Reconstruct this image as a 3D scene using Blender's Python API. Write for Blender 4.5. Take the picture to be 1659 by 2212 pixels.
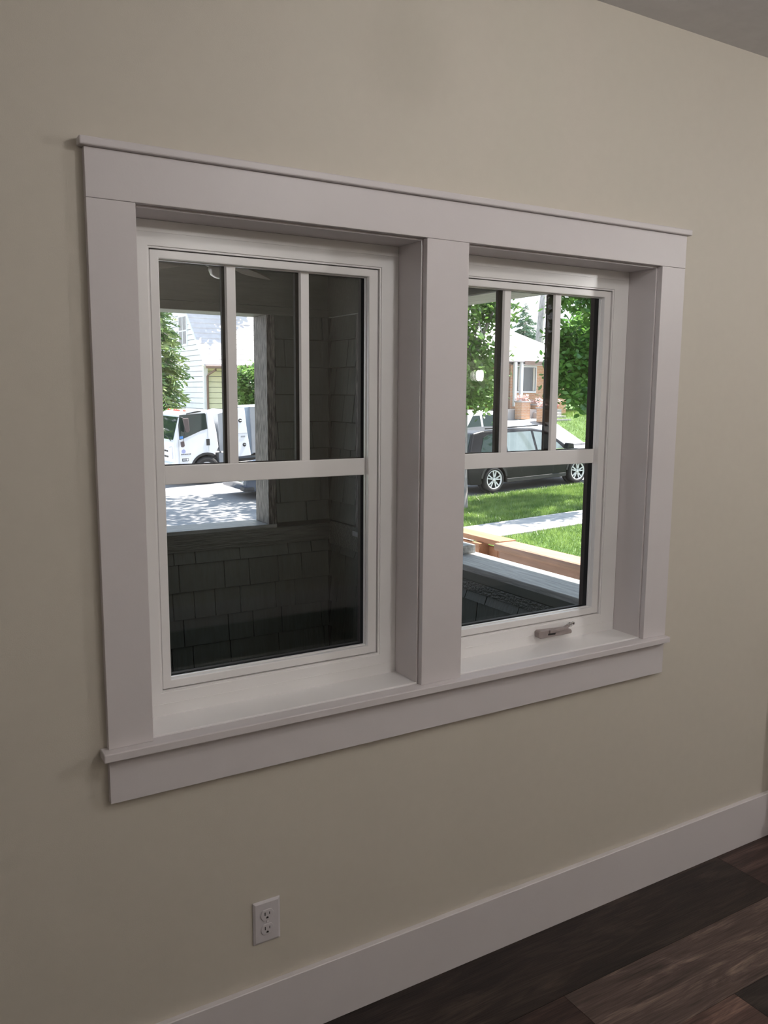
import bpy, bmesh, math, random
import numpy as np
from mathutils import Vector, Matrix

for o in list(bpy.data.objects):
    bpy.data.objects.remove(o)
SC = bpy.context.scene
COL = SC.collection
random.seed(7)

# ------------------------------------------------------------------ camera
cam = bpy.data.cameras.new('camera')
cam.sensor_fit = 'HORIZONTAL'
cam.sensor_width = 36.0
cam.lens = 39.258
cam.clip_end = 400
cam_o = bpy.data.objects.new('camera', cam)
COL.objects.link(cam_o)
R_ = (0.85687206, -0.51548502, 0.00674314)
U_ = (0.06749367, 0.12514055, 0.98984062)
F_ = (0.51109186, 0.84771164, -0.14202142)
C_ = (-0.38534, -1.81544, 1.66365)
cam_o.matrix_world = Matrix(((R_[0], U_[0], -F_[0], C_[0]), (R_[1], U_[1], -F_[1], C_[1]),
                             (R_[2], U_[2], -F_[2], C_[2]), (0, 0, 0, 1)))
SC.camera = cam_o

# ------------------------------------------------------------------ world, sun, exposure
SUN_DIR = Vector((0.42, -0.04, 0.90)).normalized()      # towards the sun
world = bpy.data.worlds.new('sky')
SC.world = world
world.use_nodes = True
wn = world.node_tree.nodes
wl = world.node_tree.links
wn.clear()
w_out = wn.new('ShaderNodeOutputWorld')
w_bg = wn.new('ShaderNodeBackground')
w_geo = wn.new('ShaderNodeTexCoord')
w_sep = wn.new('ShaderNodeSeparateXYZ')
w_ramp = wn.new('ShaderNodeValToRGB')
w_ramp.color_ramp.elements[0].position = 0.0
w_ramp.color_ramp.elements[0].color = (0.92, 0.95, 1.0, 1)
w_ramp.color_ramp.elements[1].position = 0.7
w_ramp.color_ramp.elements[1].color = (0.55, 0.74, 1.0, 1)
wl.new(w_geo.outputs['Generated'], w_sep.inputs[0])
wl.new(w_sep.outputs['Z'], w_ramp.inputs[0])
wl.new(w_ramp.outputs[0], w_bg.inputs[0])
w_bg.inputs[1].default_value = 2.3
wl.new(w_bg.outputs[0], w_out.inputs[0])

sun = bpy.data.lights.new('sun', 'SUN')
sun.energy = 20.0
sun.angle = math.radians(0.6)
sun.color = (1.0, 0.96, 0.89)
sun_o = bpy.data.objects.new('sun', sun)
COL.objects.link(sun_o)
sun_o.rotation_euler = SUN_DIR.to_track_quat('Z', 'Y').to_euler()
sun_o.location = (20, 2, 30)

SC.view_settings.view_transform = 'Standard'
SC.view_settings.look = 'None'
SC.view_settings.gamma = 1.0
SC.view_settings.use_curve_mapping = False
SC.view_settings.exposure = 0.0

# the room's lamps, the last one added to brighten the upper wall: (x, y, z of the globe, candle power), used by their builder below
LAMPS = [(3.7, -1.75, 2.38, 4.3), (1.30, -2.95, 2.56, 1.4), (-1.5, -2.3, 2.50, .9), (1.00, -1.30, 2.50, 1.25)]
LAMP_COLOR = (1.0, 0.975, 0.955)

# ------------------------------------------------------------------ helpers
LOC = {}


class MB:
    """collects simple shapes (world coordinates) and links them as one mesh object"""

    def __init__(s):
        s.v = []
        s.f = []

    def add(s, vs, fs):
        n = len(s.v)
        s.v += [tuple(p) for p in vs]
        s.f += [tuple(i + n for i in f) for f in fs]
        return s

    def box(s, x0, x1, y0, y1, z0, z1):
        return s.add([(x0, y0, z0), (x1, y0, z0), (x1, y1, z0), (x0, y1, z0),
                      (x0, y0, z1), (x1, y0, z1), (x1, y1, z1), (x0, y1, z1)],
                     [(0, 3, 2, 1), (4, 5, 6, 7), (0, 1, 5, 4), (1, 2, 6, 5), (2, 3, 7, 6), (3, 0, 4, 7)])

    def hexa(s, p):
        return s.add(p, [(0, 3, 2, 1), (4, 5, 6, 7), (0, 1, 5, 4), (1, 2, 6, 5), (2, 3, 7, 6), (3, 0, 4, 7)])

    def prism(s, poly, axis, a, b):
        """extrude a polygon given in the two other axes along axis (0,1,2) from a to b"""
        def p3(p, c):
            q = list(p)
            q.insert(axis, c)
            return q
        n = len(poly)
        vs = [p3(p, a) for p in poly] + [p3(p, b) for p in poly]
        fs = [tuple(range(n)), tuple(range(2 * n - 1, n - 1, -1))]
        fs += [(i, i + n, (i + 1) % n + n, (i + 1) % n) for i in range(n)]
        return s.add(vs, fs)

    def tube(s, path, r, n=8, r2=None):
        path = [Vector(p) for p in path]
        rings = []
        m = len(path)
        for i, p in enumerate(path):
            d = (path[min(i + 1, m - 1)] - path[max(i - 1, 0)]).normalized()
            a = d.cross(Vector((0, 0, 1)) if abs(d.z) < .95 else Vector((1, 0, 0))).normalized()
            b = d.cross(a)
            rr = r if r2 is None else r + (r2 - r) * i / (m - 1)
            rings.append([p + (a * math.cos(2 * math.pi * k / n) + b * math.sin(2 * math.pi * k / n)) * rr for k in range(n)])
        vs = [q for ring in rings for q in ring]
        fs = []
        for i in range(m - 1):
            for k in range(n):
                fs.append((i * n + k, i * n + (k + 1) % n, (i + 1) * n + (k + 1) % n, (i + 1) * n + k))
        fs += [tuple(range(n - 1, -1, -1)), tuple(range((m - 1) * n, m * n))]
        return s.add(vs, fs)

    def lathe(s, prof, c, axis=2, n=24, caps=True):
        """prof: list of (radius, offset along axis) revolved about axis through c"""
        vs, fs = [], []
        o = [(1, 2), (0, 2), (0, 1)][axis]
        for r, h in prof:
            for k in range(n):
                q = [0, 0, 0]
                t = 2 * math.pi * k / n
                q[o[0]] = c[o[0]] + r * math.cos(t)
                q[o[1]] = c[o[1]] + r * math.sin(t)
                q[axis] = c[axis] + h
                vs.append(q)
        m = len(prof)
        for i in range(m - 1):
            for k in range(n):
                fs.append((i * n + k, i * n + (k + 1) % n, (i + 1) * n + (k + 1) % n, (i + 1) * n + k))
        if caps:
            fs += [tuple(range(n)), tuple(range(m * n - 1, (m - 1) * n - 1, -1))]
        return s.add(vs, fs)

    def ring(s, xo0, xo1, zo0, zo1, xi0, xi1, zi0, zi1, y0, y1):
        """rectangular frame in the xz plane, y0 (room side) to y1"""
        o = [(xo0, zo0), (xo1, zo0), (xo1, zo1), (xo0, zo1)]
        i = [(xi0, zi0), (xi1, zi0), (xi1, zi1), (xi0, zi1)]
        vs = [(p[0], y0, p[1]) for p in o] + [(p[0], y0, p[1]) for p in i] + \
             [(p[0], y1, p[1]) for p in o] + [(p[0], y1, p[1]) for p in i]
        fs = []
        for k in range(4):
            j = (k + 1) % 4
            fs += [(k, j, 4 + j, 4 + k), (8 + j, 8 + k, 12 + k, 12 + j), (k, 8 + k, 8 + j, j), (4 + k, 4 + j, 12 + j, 12 + k)]
        return s.add(vs, fs)

    def build(s, name, mat, parent=None, bevel=0, smooth=False, seg=2, fixn=True):
        me = bpy.data.meshes.new(name)
        off = Vector((0, 0, 0))
        q = parent
        if parent is not None:
            off = LOC.get(parent.name, Vector((0, 0, 0)))
        me.from_pydata([(v[0] - off.x, v[1] - off.y, v[2] - off.z) for v in s.v], [], s.f)
        if fixn:
            bm = bmesh.new()
            bm.from_mesh(me)
            bmesh.ops.recalc_face_normals(bm, faces=bm.faces)
            bm.to_mesh(me)
            bm.free()
        if smooth:
            for p in me.polygons:
                p.use_smooth = True
        me.update()
        o = bpy.data.objects.new(name, me)
        COL.objects.link(o)
        me.materials.append(mat)
        if parent is not None:
            o.parent = parent
            LOC[o.name] = off
        if bevel:
            b = o.modifiers.new('bevel', 'BEVEL')
            b.width = bevel
            b.segments = seg
            b.limit_method = 'ANGLE'
        return o


def tag(o, label=None, cat=None, group=None, kind=None):
    if label:
        o['label'] = label
    if cat:
        o['category'] = cat
    if group:
        o['group'] = group
    if kind:
        o['kind'] = kind
    return o


def thing(name, loc, label, cat, group=None, kind=None, rot=(0, 0, 0)):
    o = bpy.data.objects.new(name, None)
    o.empty_display_size = 0.1
    COL.objects.link(o)
    o.location = loc
    o.rotation_euler = rot
    LOC[o.name] = Vector(loc)
    return tag(o, label, cat, group, kind)


def local_thing(*a, **k):
    """children of this thing are authored in its own coordinates"""
    o = thing(*a, **k)
    LOC[o.name] = Vector((0, 0, 0))
    return o


def dup(o, parent, loc=None):
    c = o.copy()
    COL.objects.link(c)
    c.parent = parent
    if loc is not None:
        c.location = loc
    for ch in list(o.children):
        dup(ch, c)
    return c


# ------------------------------------------------------------------ materials
def pm(name, c1, rough=.5, c2=None, scale=8.0, stretch=(1, 1, 1), bump=0.0, bscale=None, spec=.5, metal=0.0,
       detail=4.0, lo=.35, hi=.65, coat=0.0, wave=None):
    m = bpy.data.materials.new(name)
    m.use_nodes = True
    nt = m.node_tree
    b = nt.nodes['Principled BSDF']
    b.inputs['Roughness'].default_value = rough
    b.inputs['Specular IOR Level'].default_value = spec
    b.inputs['Metallic'].default_value = metal
    b.inputs['Coat Weight'].default_value = coat
    b.inputs['Base Color'].default_value = (*c1, 1)
    tc = nt.nodes.new('ShaderNodeTexCoord')
    mp = nt.nodes.new('ShaderNodeMapping')
    mp.inputs['Scale'].default_value = stretch
    nt.links.new(tc.outputs['Object'], mp.inputs[0])
    no = nt.nodes.new('ShaderNodeTexNoise')
    no.inputs['Scale'].default_value = scale
    no.inputs['Detail'].default_value = detail
    nt.links.new(mp.outputs[0], no.inputs['Vector'])
    rp = nt.nodes.new('ShaderNodeValToRGB')
    rp.color_ramp.elements[0].position = lo
    rp.color_ramp.elements[1].position = hi
    c2 = c2 or tuple(x * .94 for x in c1)
    rp.color_ramp.elements[0].color = (*c2, 1)
    rp.color_ramp.elements[1].color = (*c1, 1)
    nt.links.new(no.outputs['Fac'], rp.inputs[0])
    nt.links.new(rp.outputs[0], b.inputs['Base Color'])
    if bump:
        bp = nt.nodes.new('ShaderNodeBump')
        bp.inputs['Strength'].default_value = bump
        bp.inputs['Distance'].default_value = 0.01
        src = no
        if bscale:
            src = nt.nodes.new('ShaderNodeTexNoise')
            src.inputs['Scale'].default_value = bscale
            src.inputs['Detail'].default_value = 3
            nt.links.new(mp.outputs[0], src.inputs['Vector'])
        nt.links.new(src.outputs['Fac'], bp.inputs['Height'])
        nt.links.new(bp.outputs[0], b.inputs['Normal'])
    return m


def leaf_mat(name, c1, c2, trans=.45):
    m = bpy.data.materials.new(name)
    m.use_nodes = True
    nt = m.node_tree
    nt.nodes.clear()
    out = nt.nodes.new('ShaderNodeOutputMaterial')
    tc = nt.nodes.new('ShaderNodeTexCoord')
    no = nt.nodes.new('ShaderNodeTexNoise')
    no.inputs['Scale'].default_value = 2.3
    no.inputs['Detail'].default_value = 6
    nt.links.new(tc.outputs['Object'], no.inputs['Vector'])
    rp = nt.nodes.new('ShaderNodeValToRGB')
    rp.color_ramp.elements[0].position = .35
    rp.color_ramp.elements[1].position = .65
    rp.color_ramp.elements[0].color = (*c1, 1)
    rp.color_ramp.elements[1].color = (*c2, 1)
    nt.links.new(no.outputs['Fac'], rp.inputs[0])
    d = nt.nodes.new('ShaderNodeBsdfDiffuse')
    t = nt.nodes.new('ShaderNodeBsdfTranslucent')
    g = nt.nodes.new('ShaderNodeBsdfGlossy')
    g.inputs['Roughness'].default_value = .35
    mx = nt.nodes.new('ShaderNodeMixShader')
    mx.inputs[0].default_value = trans
    mg = nt.nodes.new('ShaderNodeMixShader')
    mg.inputs[0].default_value = .05
    nt.links.new(rp.outputs[0], d.inputs[0])
    nt.links.new(rp.outputs[0], t.inputs[0])
    nt.links.new(d.outputs[0], mx.inputs[1])
    nt.links.new(t.outputs[0], mx.inputs[2])
    nt.links.new(mx.outputs[0], mg.inputs[1])
    nt.links.new(g.outputs[0], mg.inputs[2])
    nt.links.new(mg.outputs[0], out.inputs[0])
    return m


def glass_mat(name, tint, ior=1.5):
    """thin window glass: clear transmission with a Fresnel mirror coat"""
    m = bpy.data.materials.new(name)
    m.use_nodes = True
    nt = m.node_tree
    nt.nodes.clear()
    out = nt.nodes.new('ShaderNodeOutputMaterial')
    t = nt.nodes.new('ShaderNodeBsdfTransparent')
    t.inputs[0].default_value = (*tint, 1)
    g = nt.nodes.new('ShaderNodeBsdfGlossy')
    g.inputs['Roughness'].default_value = 0.0
    fr = nt.nodes.new('ShaderNodeFresnel')
    fr.inputs[0].default_value = ior
    mx = nt.nodes.new('ShaderNodeMixShader')
    nt.links.new(fr.outputs[0], mx.inputs[0])
    nt.links.new(t.outputs[0], mx.inputs[1])
    nt.links.new(g.outputs[0], mx.inputs[2])
    nt.links.new(mx.outputs[0], out.inputs[0])
    return m


def wood_plank_mat():
    m = bpy.data.materials.new('dark_vinyl_plank')
    m.use_nodes = True
    nt = m.node_tree
    b = nt.nodes['Principled BSDF']
    b.inputs['Roughness'].default_value = .5
    b.inputs['Specular IOR Level'].default_value = .35
    tc = nt.nodes.new('ShaderNodeTexCoord')
    oi = nt.nodes.new('ShaderNodeObjectInfo')
    ad = nt.nodes.new('ShaderNodeVectorMath')
    ad.operation = 'MULTIPLY_ADD'
    ad.inputs[1].default_value = (1, 1, 1)
    cb = nt.nodes.new('ShaderNodeCombineXYZ')
    mu = nt.nodes.new('ShaderNodeMath')
    mu.operation = 'MULTIPLY'
    mu.inputs[1].default_value = 37.0
    nt.links.new(oi.outputs['Random'], mu.inputs[0])
    nt.links.new(mu.outputs[0], cb.inputs[0])
    nt.links.new(mu.outputs[0], cb.inputs[1])
    nt.links.new(tc.outputs['Object'], ad.inputs[0])
    nt.links.new(cb.outputs[0], ad.inputs[2])
    mp = nt.nodes.new('ShaderNodeMapping')
    mp.inputs['Scale'].default_value = (1.0, 7.0, 1)
    nt.links.new(ad.outputs[0], mp.inputs[0])
    n1 = nt.nodes.new('ShaderNodeTexNoise')
    n1.inputs['Scale'].default_value = 2.6
    n1.inputs['Detail'].default_value = 8
    n1.inputs['Distortion'].default_value = 1.2
    n1.inputs['Roughness'].default_value = .65
    nt.links.new(mp.outputs[0], n1.inputs['Vector'])
    mp2 = nt.nodes.new('ShaderNodeMapping')
    mp2.inputs['Scale'].default_value = (4.0, 120.0, 1)
    nt.links.new(ad.outputs[0], mp2.inputs[0])
    n2 = nt.nodes.new('ShaderNodeTexNoise')
    n2.inputs['Scale'].default_value = 2.0
    n2.inputs['Detail'].default_value = 5
    nt.links.new(mp2.outputs[0], n2.inputs['Vector'])
    r1 = nt.nodes.new('ShaderNodeValToRGB')
    e = r1.color_ramp.elements
    e[0].position = .28
    e[0].color = (.011, .008, .007, 1)
    e[1].position = .78
    e[1].color = (.085, .064, .054, 1)
    k = r1.color_ramp.elements.new(.5)
    k.color = (.027, .019, .017, 1)
    nt.links.new(n1.outputs['Fac'], r1.inputs[0])
    mx = nt.nodes.new('ShaderNodeMix')
    mx.data_type = 'RGBA'
    mx.blend_type = 'MULTIPLY'
    mx.inputs['Factor'].default_value = .8
    r2 = nt.nodes.new('ShaderNodeValToRGB')
    r2.color_ramp.elements[0].position = .3
    r2.color_ramp.elements[0].color = (.35, .33, .33, 1)
    r2.color_ramp.elements[1].position = .62
    r2.color_ramp.elements[1].color = (1, 1, 1, 1)
    nt.links.new(n2.outputs['Fac'], r2.inputs[0])
    nt.links.new(r1.outputs[0], mx.inputs['A'])
    nt.links.new(r2.outputs[0], mx.inputs['B'])
    # each plank has its own overall tone
    at = nt.nodes.new('ShaderNodeAttribute')
    at.attribute_type = 'OBJECT'
    at.attribute_name = 'tone'
    mt = nt.nodes.new('ShaderNodeMix')
    mt.data_type = 'RGBA'
    mt.blend_type = 'MULTIPLY'
    mt.inputs['Factor'].default_value = 1.0
    nt.links.new(mx.outputs['Result'], mt.inputs['A'])
    nt.links.new(at.outputs['Color'], mt.inputs['B'])
    nt.links.new(mt.outputs['Result'], b.inputs['Base Color'])
    bp = nt.nodes.new('ShaderNodeBump')
    bp.inputs['Strength'].default_value = .25
    bp.inputs['Distance'].default_value = .004
    nt.links.new(n2.outputs['Fac'], bp.inputs['Height'])
    nt.links.new(bp.outputs[0], b.inputs['Normal'])
    return m


def brick_mat(name, c1, c2, mortar, w=.2, h=.07):
    m = bpy.data.materials.new(name)
    m.use_nodes = True
    nt = m.node_tree
    b = nt.nodes['Principled BSDF']
    b.inputs['Roughness'].default_value = .85
    tc = nt.nodes.new('ShaderNodeTexCoord')
    sp = nt.nodes.new('ShaderNodeSeparateXYZ')
    ad = nt.nodes.new('ShaderNodeMath')
    cb = nt.nodes.new('ShaderNodeCombineXYZ')
    nt.links.new(tc.outputs['Object'], sp.inputs[0])
    nt.links.new(sp.outputs['X'], ad.inputs[0])
    nt.links.new(sp.outputs['Y'], ad.inputs[1])
    nt.links.new(ad.outputs[0], cb.inputs[0])
    nt.links.new(sp.outputs['Z'], cb.inputs[1])
    br = nt.nodes.new('ShaderNodeTexBrick')
    br.inputs['Scale'].default_value = 1.0
    br.inputs['Brick Width'].default_value = w
    br.inputs['Row Height'].default_value = h
    br.inputs['Mortar Size'].default_value = .008
    br.inputs['Color1'].default_value = (*c1, 1)
    br.inputs['Color2'].default_value = (*c2, 1)
    br.inputs['Mortar'].default_value = (*mortar, 1)
    nt.links.new(cb.outputs[0], br.inputs['Vector'])
    nt.links.new(br.outputs['Color'], b.inputs['Base Color'])
    return m


M = {}
M['wall'] = pm('beige_wall_paint', (.60, .553, .478), .55, c2=(.59, .544, .47), scale=30, bump=.05, bscale=420, spec=.25)
M['ceiling'] = pm('ceiling_paint', (.70, .68, .68), .8, scale=20, bump=.04, bscale=300, spec=.2)
M['trim'] = pm('white_trim_paint', (.665, .622, .625), .42, c2=(.655, .612, .615), scale=12, bump=.02, bscale=160, spec=.3)
M['vinyl'] = pm('white_window_vinyl', (.86, .84, .83), .27, c2=(.85, .83, .82), scale=12, spec=.5)
M['gap'] = pm('dark_gasket', (.05, .047, .045), .7, spec=.1)
M['spacer'] = pm('black_glass_spacer', (.006, .006, .007), .9, spec=.0)
M['extbronze'] = pm('dark_bronze_cladding', (.05, .036, .032), .55, scale=20, spec=.15)
M['glass'] = glass_mat('clear_window_glass', (.965, .965, .962))
M['plank'] = wood_plank_mat()
M['sub'] = pm('dark_subfloor', (.02, .017, .015), .9)
M['plate'] = pm('white_outlet_plastic', (.62, .585, .60), .35, scale=20)
M['slot'] = pm('dark_slot', (.015, .012, .012), .6)
M['metal'] = pm('satin_metal', (.55, .54, .52), .35, metal=1.0, scale=30)
M['crank'] = pm('taupe_crank_handle', (.32, .27, .26), .4, c2=(.28, .235, .225), scale=40, spec=.5)
M['chrome'] = pm('chrome', (.8, .8, .8), .12, metal=1.0)
SH = (.064, .077, .067)
M['shingle'] = pm('painted_shingle', SH, .55, c2=(.055, .062, .051), scale=9, stretch=(6, 6, .5), bump=.25, bscale=14, spec=.4)
M['shingle_core'] = pm('shingle_gap_shadow', (.012, .013, .011), .9)
M['roughboard'] = pm('rough_painted_board', (.082, .088, .075), .42, c2=(.05, .054, .046), scale=5, stretch=(1, 8, 12), bump=.9, bscale=9, spec=.5)
M['roughpost'] = pm('rough_sawn_post', (.20, .185, .175), .5, c2=(.04, .037, .035), scale=22, stretch=(6, 6, .7), bump=1.0, spec=.4, lo=.4, hi=.6)
M['smoothtrim'] = pm('smooth_trim_board', (.11, .118, .105), .35, scale=6, stretch=(8, 1, 8), bump=.1)
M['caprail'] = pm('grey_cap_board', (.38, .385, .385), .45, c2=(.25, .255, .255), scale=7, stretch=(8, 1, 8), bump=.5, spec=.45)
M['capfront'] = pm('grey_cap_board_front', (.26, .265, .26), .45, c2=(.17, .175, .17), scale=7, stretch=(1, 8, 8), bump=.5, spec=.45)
M['porchdark'] = pm('dark_porch_paint', (.075, .078, .062), .6, c2=(.06, .063, .05), scale=6, stretch=(1, 10, 10), bump=.3)
M['fanblade'] = pm('brown_fan_blade', (.06, .045, .035), .75, c2=(.04, .03, .022), scale=8, stretch=(1, 6, 1), spec=.08)
M['fanwhite'] = pm('fan_light_glass', (.8, .78, .76), .3)
M['fanbowl'] = pm('grey_fan_bowl', (.30, .28, .28), .2, spec=.7)
M['fanmetal'] = pm('bronze_fan_metal', (.16, .13, .11), .35, metal=.6)
M['cedar'] = pm('fresh_cedar', (.40, .19, .095), .6, c2=(.30, .135, .065), scale=6, stretch=(6, .8, 6), bump=.2)
M['cedarold'] = pm('weathered_cedar_cap', (.33, .19, .13), .6, c2=(.25, .145, .095), scale=6, stretch=(6, .8, 6), bump=.2)
M['concrete'] = pm('sidewalk_concrete', (.40, .38, .37), .85, c2=(.34, .325, .32), scale=3, bump=.15, bscale=40)
M['asphalt'] = pm('street_asphalt', (.235, .23, .235), .85, c2=(.18, .178, .185), scale=1.2, bump=.2, bscale=60)
M['gravel'] = pm('bounce_gravel', (.33, .31, .29), .95, c2=(.24, .225, .21), scale=25, bump=.4)
M['lawn'] = pm('lawn_soil_green', (.09, .16, .04), .9, c2=(.06, .11, .025), scale=3)
M['grass'] = leaf_mat('grass_blades', (.115, .205, .04), (.27, .38, .10), .4)
M['palebark'] = pm('pale_bark', (.46, .42, .43), .9, c2=(.30, .27, .28), scale=3, stretch=(3, 3, 1), bump=.6)
M['bark'] = pm('grey_bark', (.32, .295, .285), .9, c2=(.19, .17, .165), scale=7, stretch=(5, 5, 1), bump=.6)
M['leafA'] = leaf_mat('ash_leaves', (.065, .15, .035), (.17, .29, .07))
M['leafB'] = leaf_mat('maple_leaves', (.05, .15, .035), (.15, .30, .05))
M['leafC'] = leaf_mat('hedge_leaves', (.06, .16, .03), (.16, .28, .06))
M['leafY'] = leaf_mat('yellow_shrub_leaves', (.20, .30, .05), (.45, .46, .12))
M['fir'] = leaf_mat('fir_needles', (.05, .13, .05), (.20, .26, .08), .3)
M['spruce'] = leaf_mat('blue_spruce_needles', (.09, .16, .11), (.16, .24, .16), .25)
M['white_siding'] = pm('white_lap_siding', (.78, .80, .82), .5, scale=3)
M['shade_tint_siding'] = pm('shade_tinted_lap_siding', (.76, .70, .50), .55, scale=3)  # white siding tinted cream for the yellowish shade on the street wall
M['roofwhite'] = pm('pale_shingle_roof', (.62, .58, .57), .8, c2=(.55, .50, .50), scale=4)
M['gutter'] = pm('brown_gutter', (.20, .13, .10), .45)
M['housewin'] = pm('house_window_glass', (.05, .06, .065), .08, spec=.8)
M['brick'] = brick_mat('orange_brick', (.58, .30, .15), (.48, .24, .13), (.55, .47, .38))
M['curtain'] = pm('pale_curtain', (.50, .48, .44), .8, scale=4, stretch=(12, 12, .3))
M['carblack'] = pm('black_car_paint', (.014, .014, .017), .3, scale=4, spec=.25, coat=.1)
M['carblue'] = pm('dark_blue_car_paint', (.06, .075, .11), .18, scale=4, spec=.6, coat=.6)
M['carwhite'] = pm('white_truck_paint', (.80, .81, .84), .25, scale=4, spec=.5, coat=.4)
M['carglass'] = pm('car_glass', (.02, .035, .03), .04, spec=.5)
M['carglasslight'] = pm('reflection_toned_glass', (.16, .20, .21), .04, spec=1.0)  # paler base colour stands in for bright reflections in the side windows
M['tyre'] = pm('tyre_rubber', (.025, .025, .027), .8)
M['alloy'] = pm('alloy_wheel', (.80, .80, .81), .35)
M['steelwheel'] = pm('white_steel_wheel', (.72, .72, .74), .4)
M['darkplastic'] = pm('dark_plastic', (.03, .03, .032), .5)
M['mirrorback'] = pm('brown_mirror_back', (.10, .075, .075), .4)
M['greysteel'] = pm('grey_steel_body', (.32, .335, .36), .45, c2=(.27, .285, .31), scale=2)
M['bluegrey'] = pm('blue_grey_steel', (.24, .30, .38), .45)
M['redlens'] = pm('red_lens', (.75, .08, .05), .25)
M['lens'] = pm('clear_lens', (.75, .74, .76), .15, spec=.8)
M['sticker'] = pm('blue_sticker', (.08, .25, .6), .4)
M['badge'] = pm('pale_blue_badge', (.35, .38, .62), .5)
M['pot'] = pm('red_flower_pot', (.65, .06, .06), .5)
M['flower'] = pm('pale_flowers', (.85, .78, .74), .8, c2=(.7, .3, .25), scale=20)

# ================================================================== ROOM
CEIL = 2.727
X0, X1, YB = -3.2, 2.47, -3.5 
XE, YO = 5.6, -0.12                     # the room opens sideways beyond the short right wall
         # left wall, right wall, back wall
OX0, OX1, OXM0, OXM1, OZ0, OZ1 = 0.1036, 1.6663, 0.8136, 0.9542, 0.872, 2.039   # openings inside the jambs
WT = 0.165                              # thickness of the window wall


def rect_wall(m, xs, zs, holes, y0, y1):
    for i in range(len(xs) - 1):
        for j in range(len(zs) - 1):
            if (i, j) not in holes:
                m.box(xs[i], xs[i + 1], y0, y1, zs[j], zs[j + 1])
    return m


w = rect_wall(MB(), [X0, OX0 - .012, OXM0 + .012, OXM1 - .012, OX1 + .012, X1], [-.12, OZ0 - .012, OZ1 + .012, CEIL + .1],
              {(1, 1), (3, 1)}, 0.0, WT)
bmw = w.build('wall_front', M['wall'], fixn=True)
# weld the inner seams so that the painted face is one sheet
bm = bmesh.new()
bm.from_mesh(bmw.data)
bmesh.ops.remove_doubles(bm, verts=bm.verts, dist=1e-5)
seen = {}
for f in bm.faces:
    seen.setdefault(tuple(round(c, 4) for c in f.calc_center_median()), []).append(f)
bmesh.ops.delete(bm, geom=[f for fs in seen.values() if len(fs) > 1 for f in fs], context='FACES')
bm.to_mesh(bmw.data)
bm.free()
tag(bmw, 'beige painted wall around the pair of white trimmed windows', 'wall', kind='structure')
tag(MB().box(X1, X1 + .12, YO, WT, -.12, CEIL + .1).build('wall_right', M['wall']),
    'short beige side wall meeting the window wall at the right edge', 'wall', kind='structure')
tag(MB().box(X1 + .12, XE, YO, YO + .12, -.12, CEIL + .1).build('wall_side_area', M['wall']),
    'beige wall of the side area beyond the opening at right', 'wall', kind='structure')
tag(MB().box(XE, XE + .12, YB, YO + .12, -.12, CEIL + .1).build('wall_end', M['wall']),
    'beige end wall of the side area at the far right', 'wall', kind='structure')
tag(MB().box(X0 - .12, X0, YB, WT, -.12, CEIL + .1).build('wall_left', M['wall']),
    'beige side wall at the left end of the room', 'wall', kind='structure')
RW = (4.10, 4.78, 1.05, 2.02)           # small daylight window in the rear wall
tag(rect_wall(MB(), [X0 - .12, RW[0], RW[1], XE + .12], [-.12, RW[2], RW[3], CEIL + .1], {(1, 1)}, YB - .12, YB).build('wall_rear', M['wall']),
    'beige wall behind the camera facing the windows', 'wall', kind='structure')
w3 = thing('window_3', (4.44, YB, RW[2]), 'small white window in the rear wall letting in daylight', 'window', kind='structure')
MB().ring(RW[0], RW[1], RW[2], RW[3], RW[0] + .05, RW[1] - .05, RW[2] + .05, RW[3] - .05, YB - .08, YB - .02).build('frame', M['vinyl'], w3)
for xm in (4.30, 4.50):
    MB().box(xm, xm + .035, YB - .07, YB - .03, RW[2] + .05, RW[3] - .05).build('muntin', M['vinyl'], w3)
MB().add([(RW[0] + .04, YB - .05, RW[2] + .04), (RW[1] - .04, YB - .05, RW[2] + .04), (RW[1] - .04, YB - .05, RW[3] - .04), (RW[0] + .04, YB - .05, RW[3] - .04)], [(0, 1, 2, 3)]).build('glass_pane', M['glass'], w3, fixn=False)
tag(MB().box(X0, XE, YB, 0, CEIL, CEIL + .1).build('ceiling', M['ceiling']),
    'white flat ceiling over the room, seen at the upper right', 'ceiling', kind='structure')

# floor: subfloor with every plank its own piece
fl = thing('floor', (0, 0, 0), 'dark brown grained vinyl plank floor below the white baseboard', 'floor', kind='structure')
MB().box(X0, XE, YB, 0, -.12, -.012).build('subfloor', M['sub'], fl)
rows = [(-.263, 0.0, [X0, -1.2, .30, 2.119, X1], [(1, .9, .85), (.9, .8, .75), (1.0, .95, .88), (2.2, 1.8, 1.7)]),
        (-.500, -.263, [X0, -.45, 1.146, X1], [(1, .9, .9), (1.35, 1.05, 1.0), (4.0, 3.85, 3.7)]),
        (-.737, -.500, [X0, -1.9, .02, 1.566, X1], [(1, .9, .9), (1.1, 1, 1), (3.6, 2.9, 2.7), (1.1, 1.1, 1.1)])]
y = -.737
k = 0
XF = X1
while y > YB + .01:
    yn = max(y - .237, YB)
    off = (k * .83) % 1.5
    XF = XE if yn < YO else X1
    rows.append((yn, y, sorted({X0, XF, *[v for v in (-2.9 + off, -1.4 + off, .1 + off, 1.6 + off, 3.1 + off, 4.6 + off) if X0 + .1 < v < XF - .1]}),
                 [random.choice([(1, .9, .9), (1.9, 1.7, 1.6), (.8, .78, .76), (1.4, 1.2, 1.1)]) for _ in range(6)]))
    y = yn
    k += 1
for ya, yb, xs, tones in rows:
    for i in range(len(xs) - 1):
        g = .0007
        p = MB().box(xs[i] + g, xs[i + 1] - g, ya + g, yb - g, -.012, 0).build('plank', M['plank'], fl)
        p['tone'] = list(tones[i % len(tones)])

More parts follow.
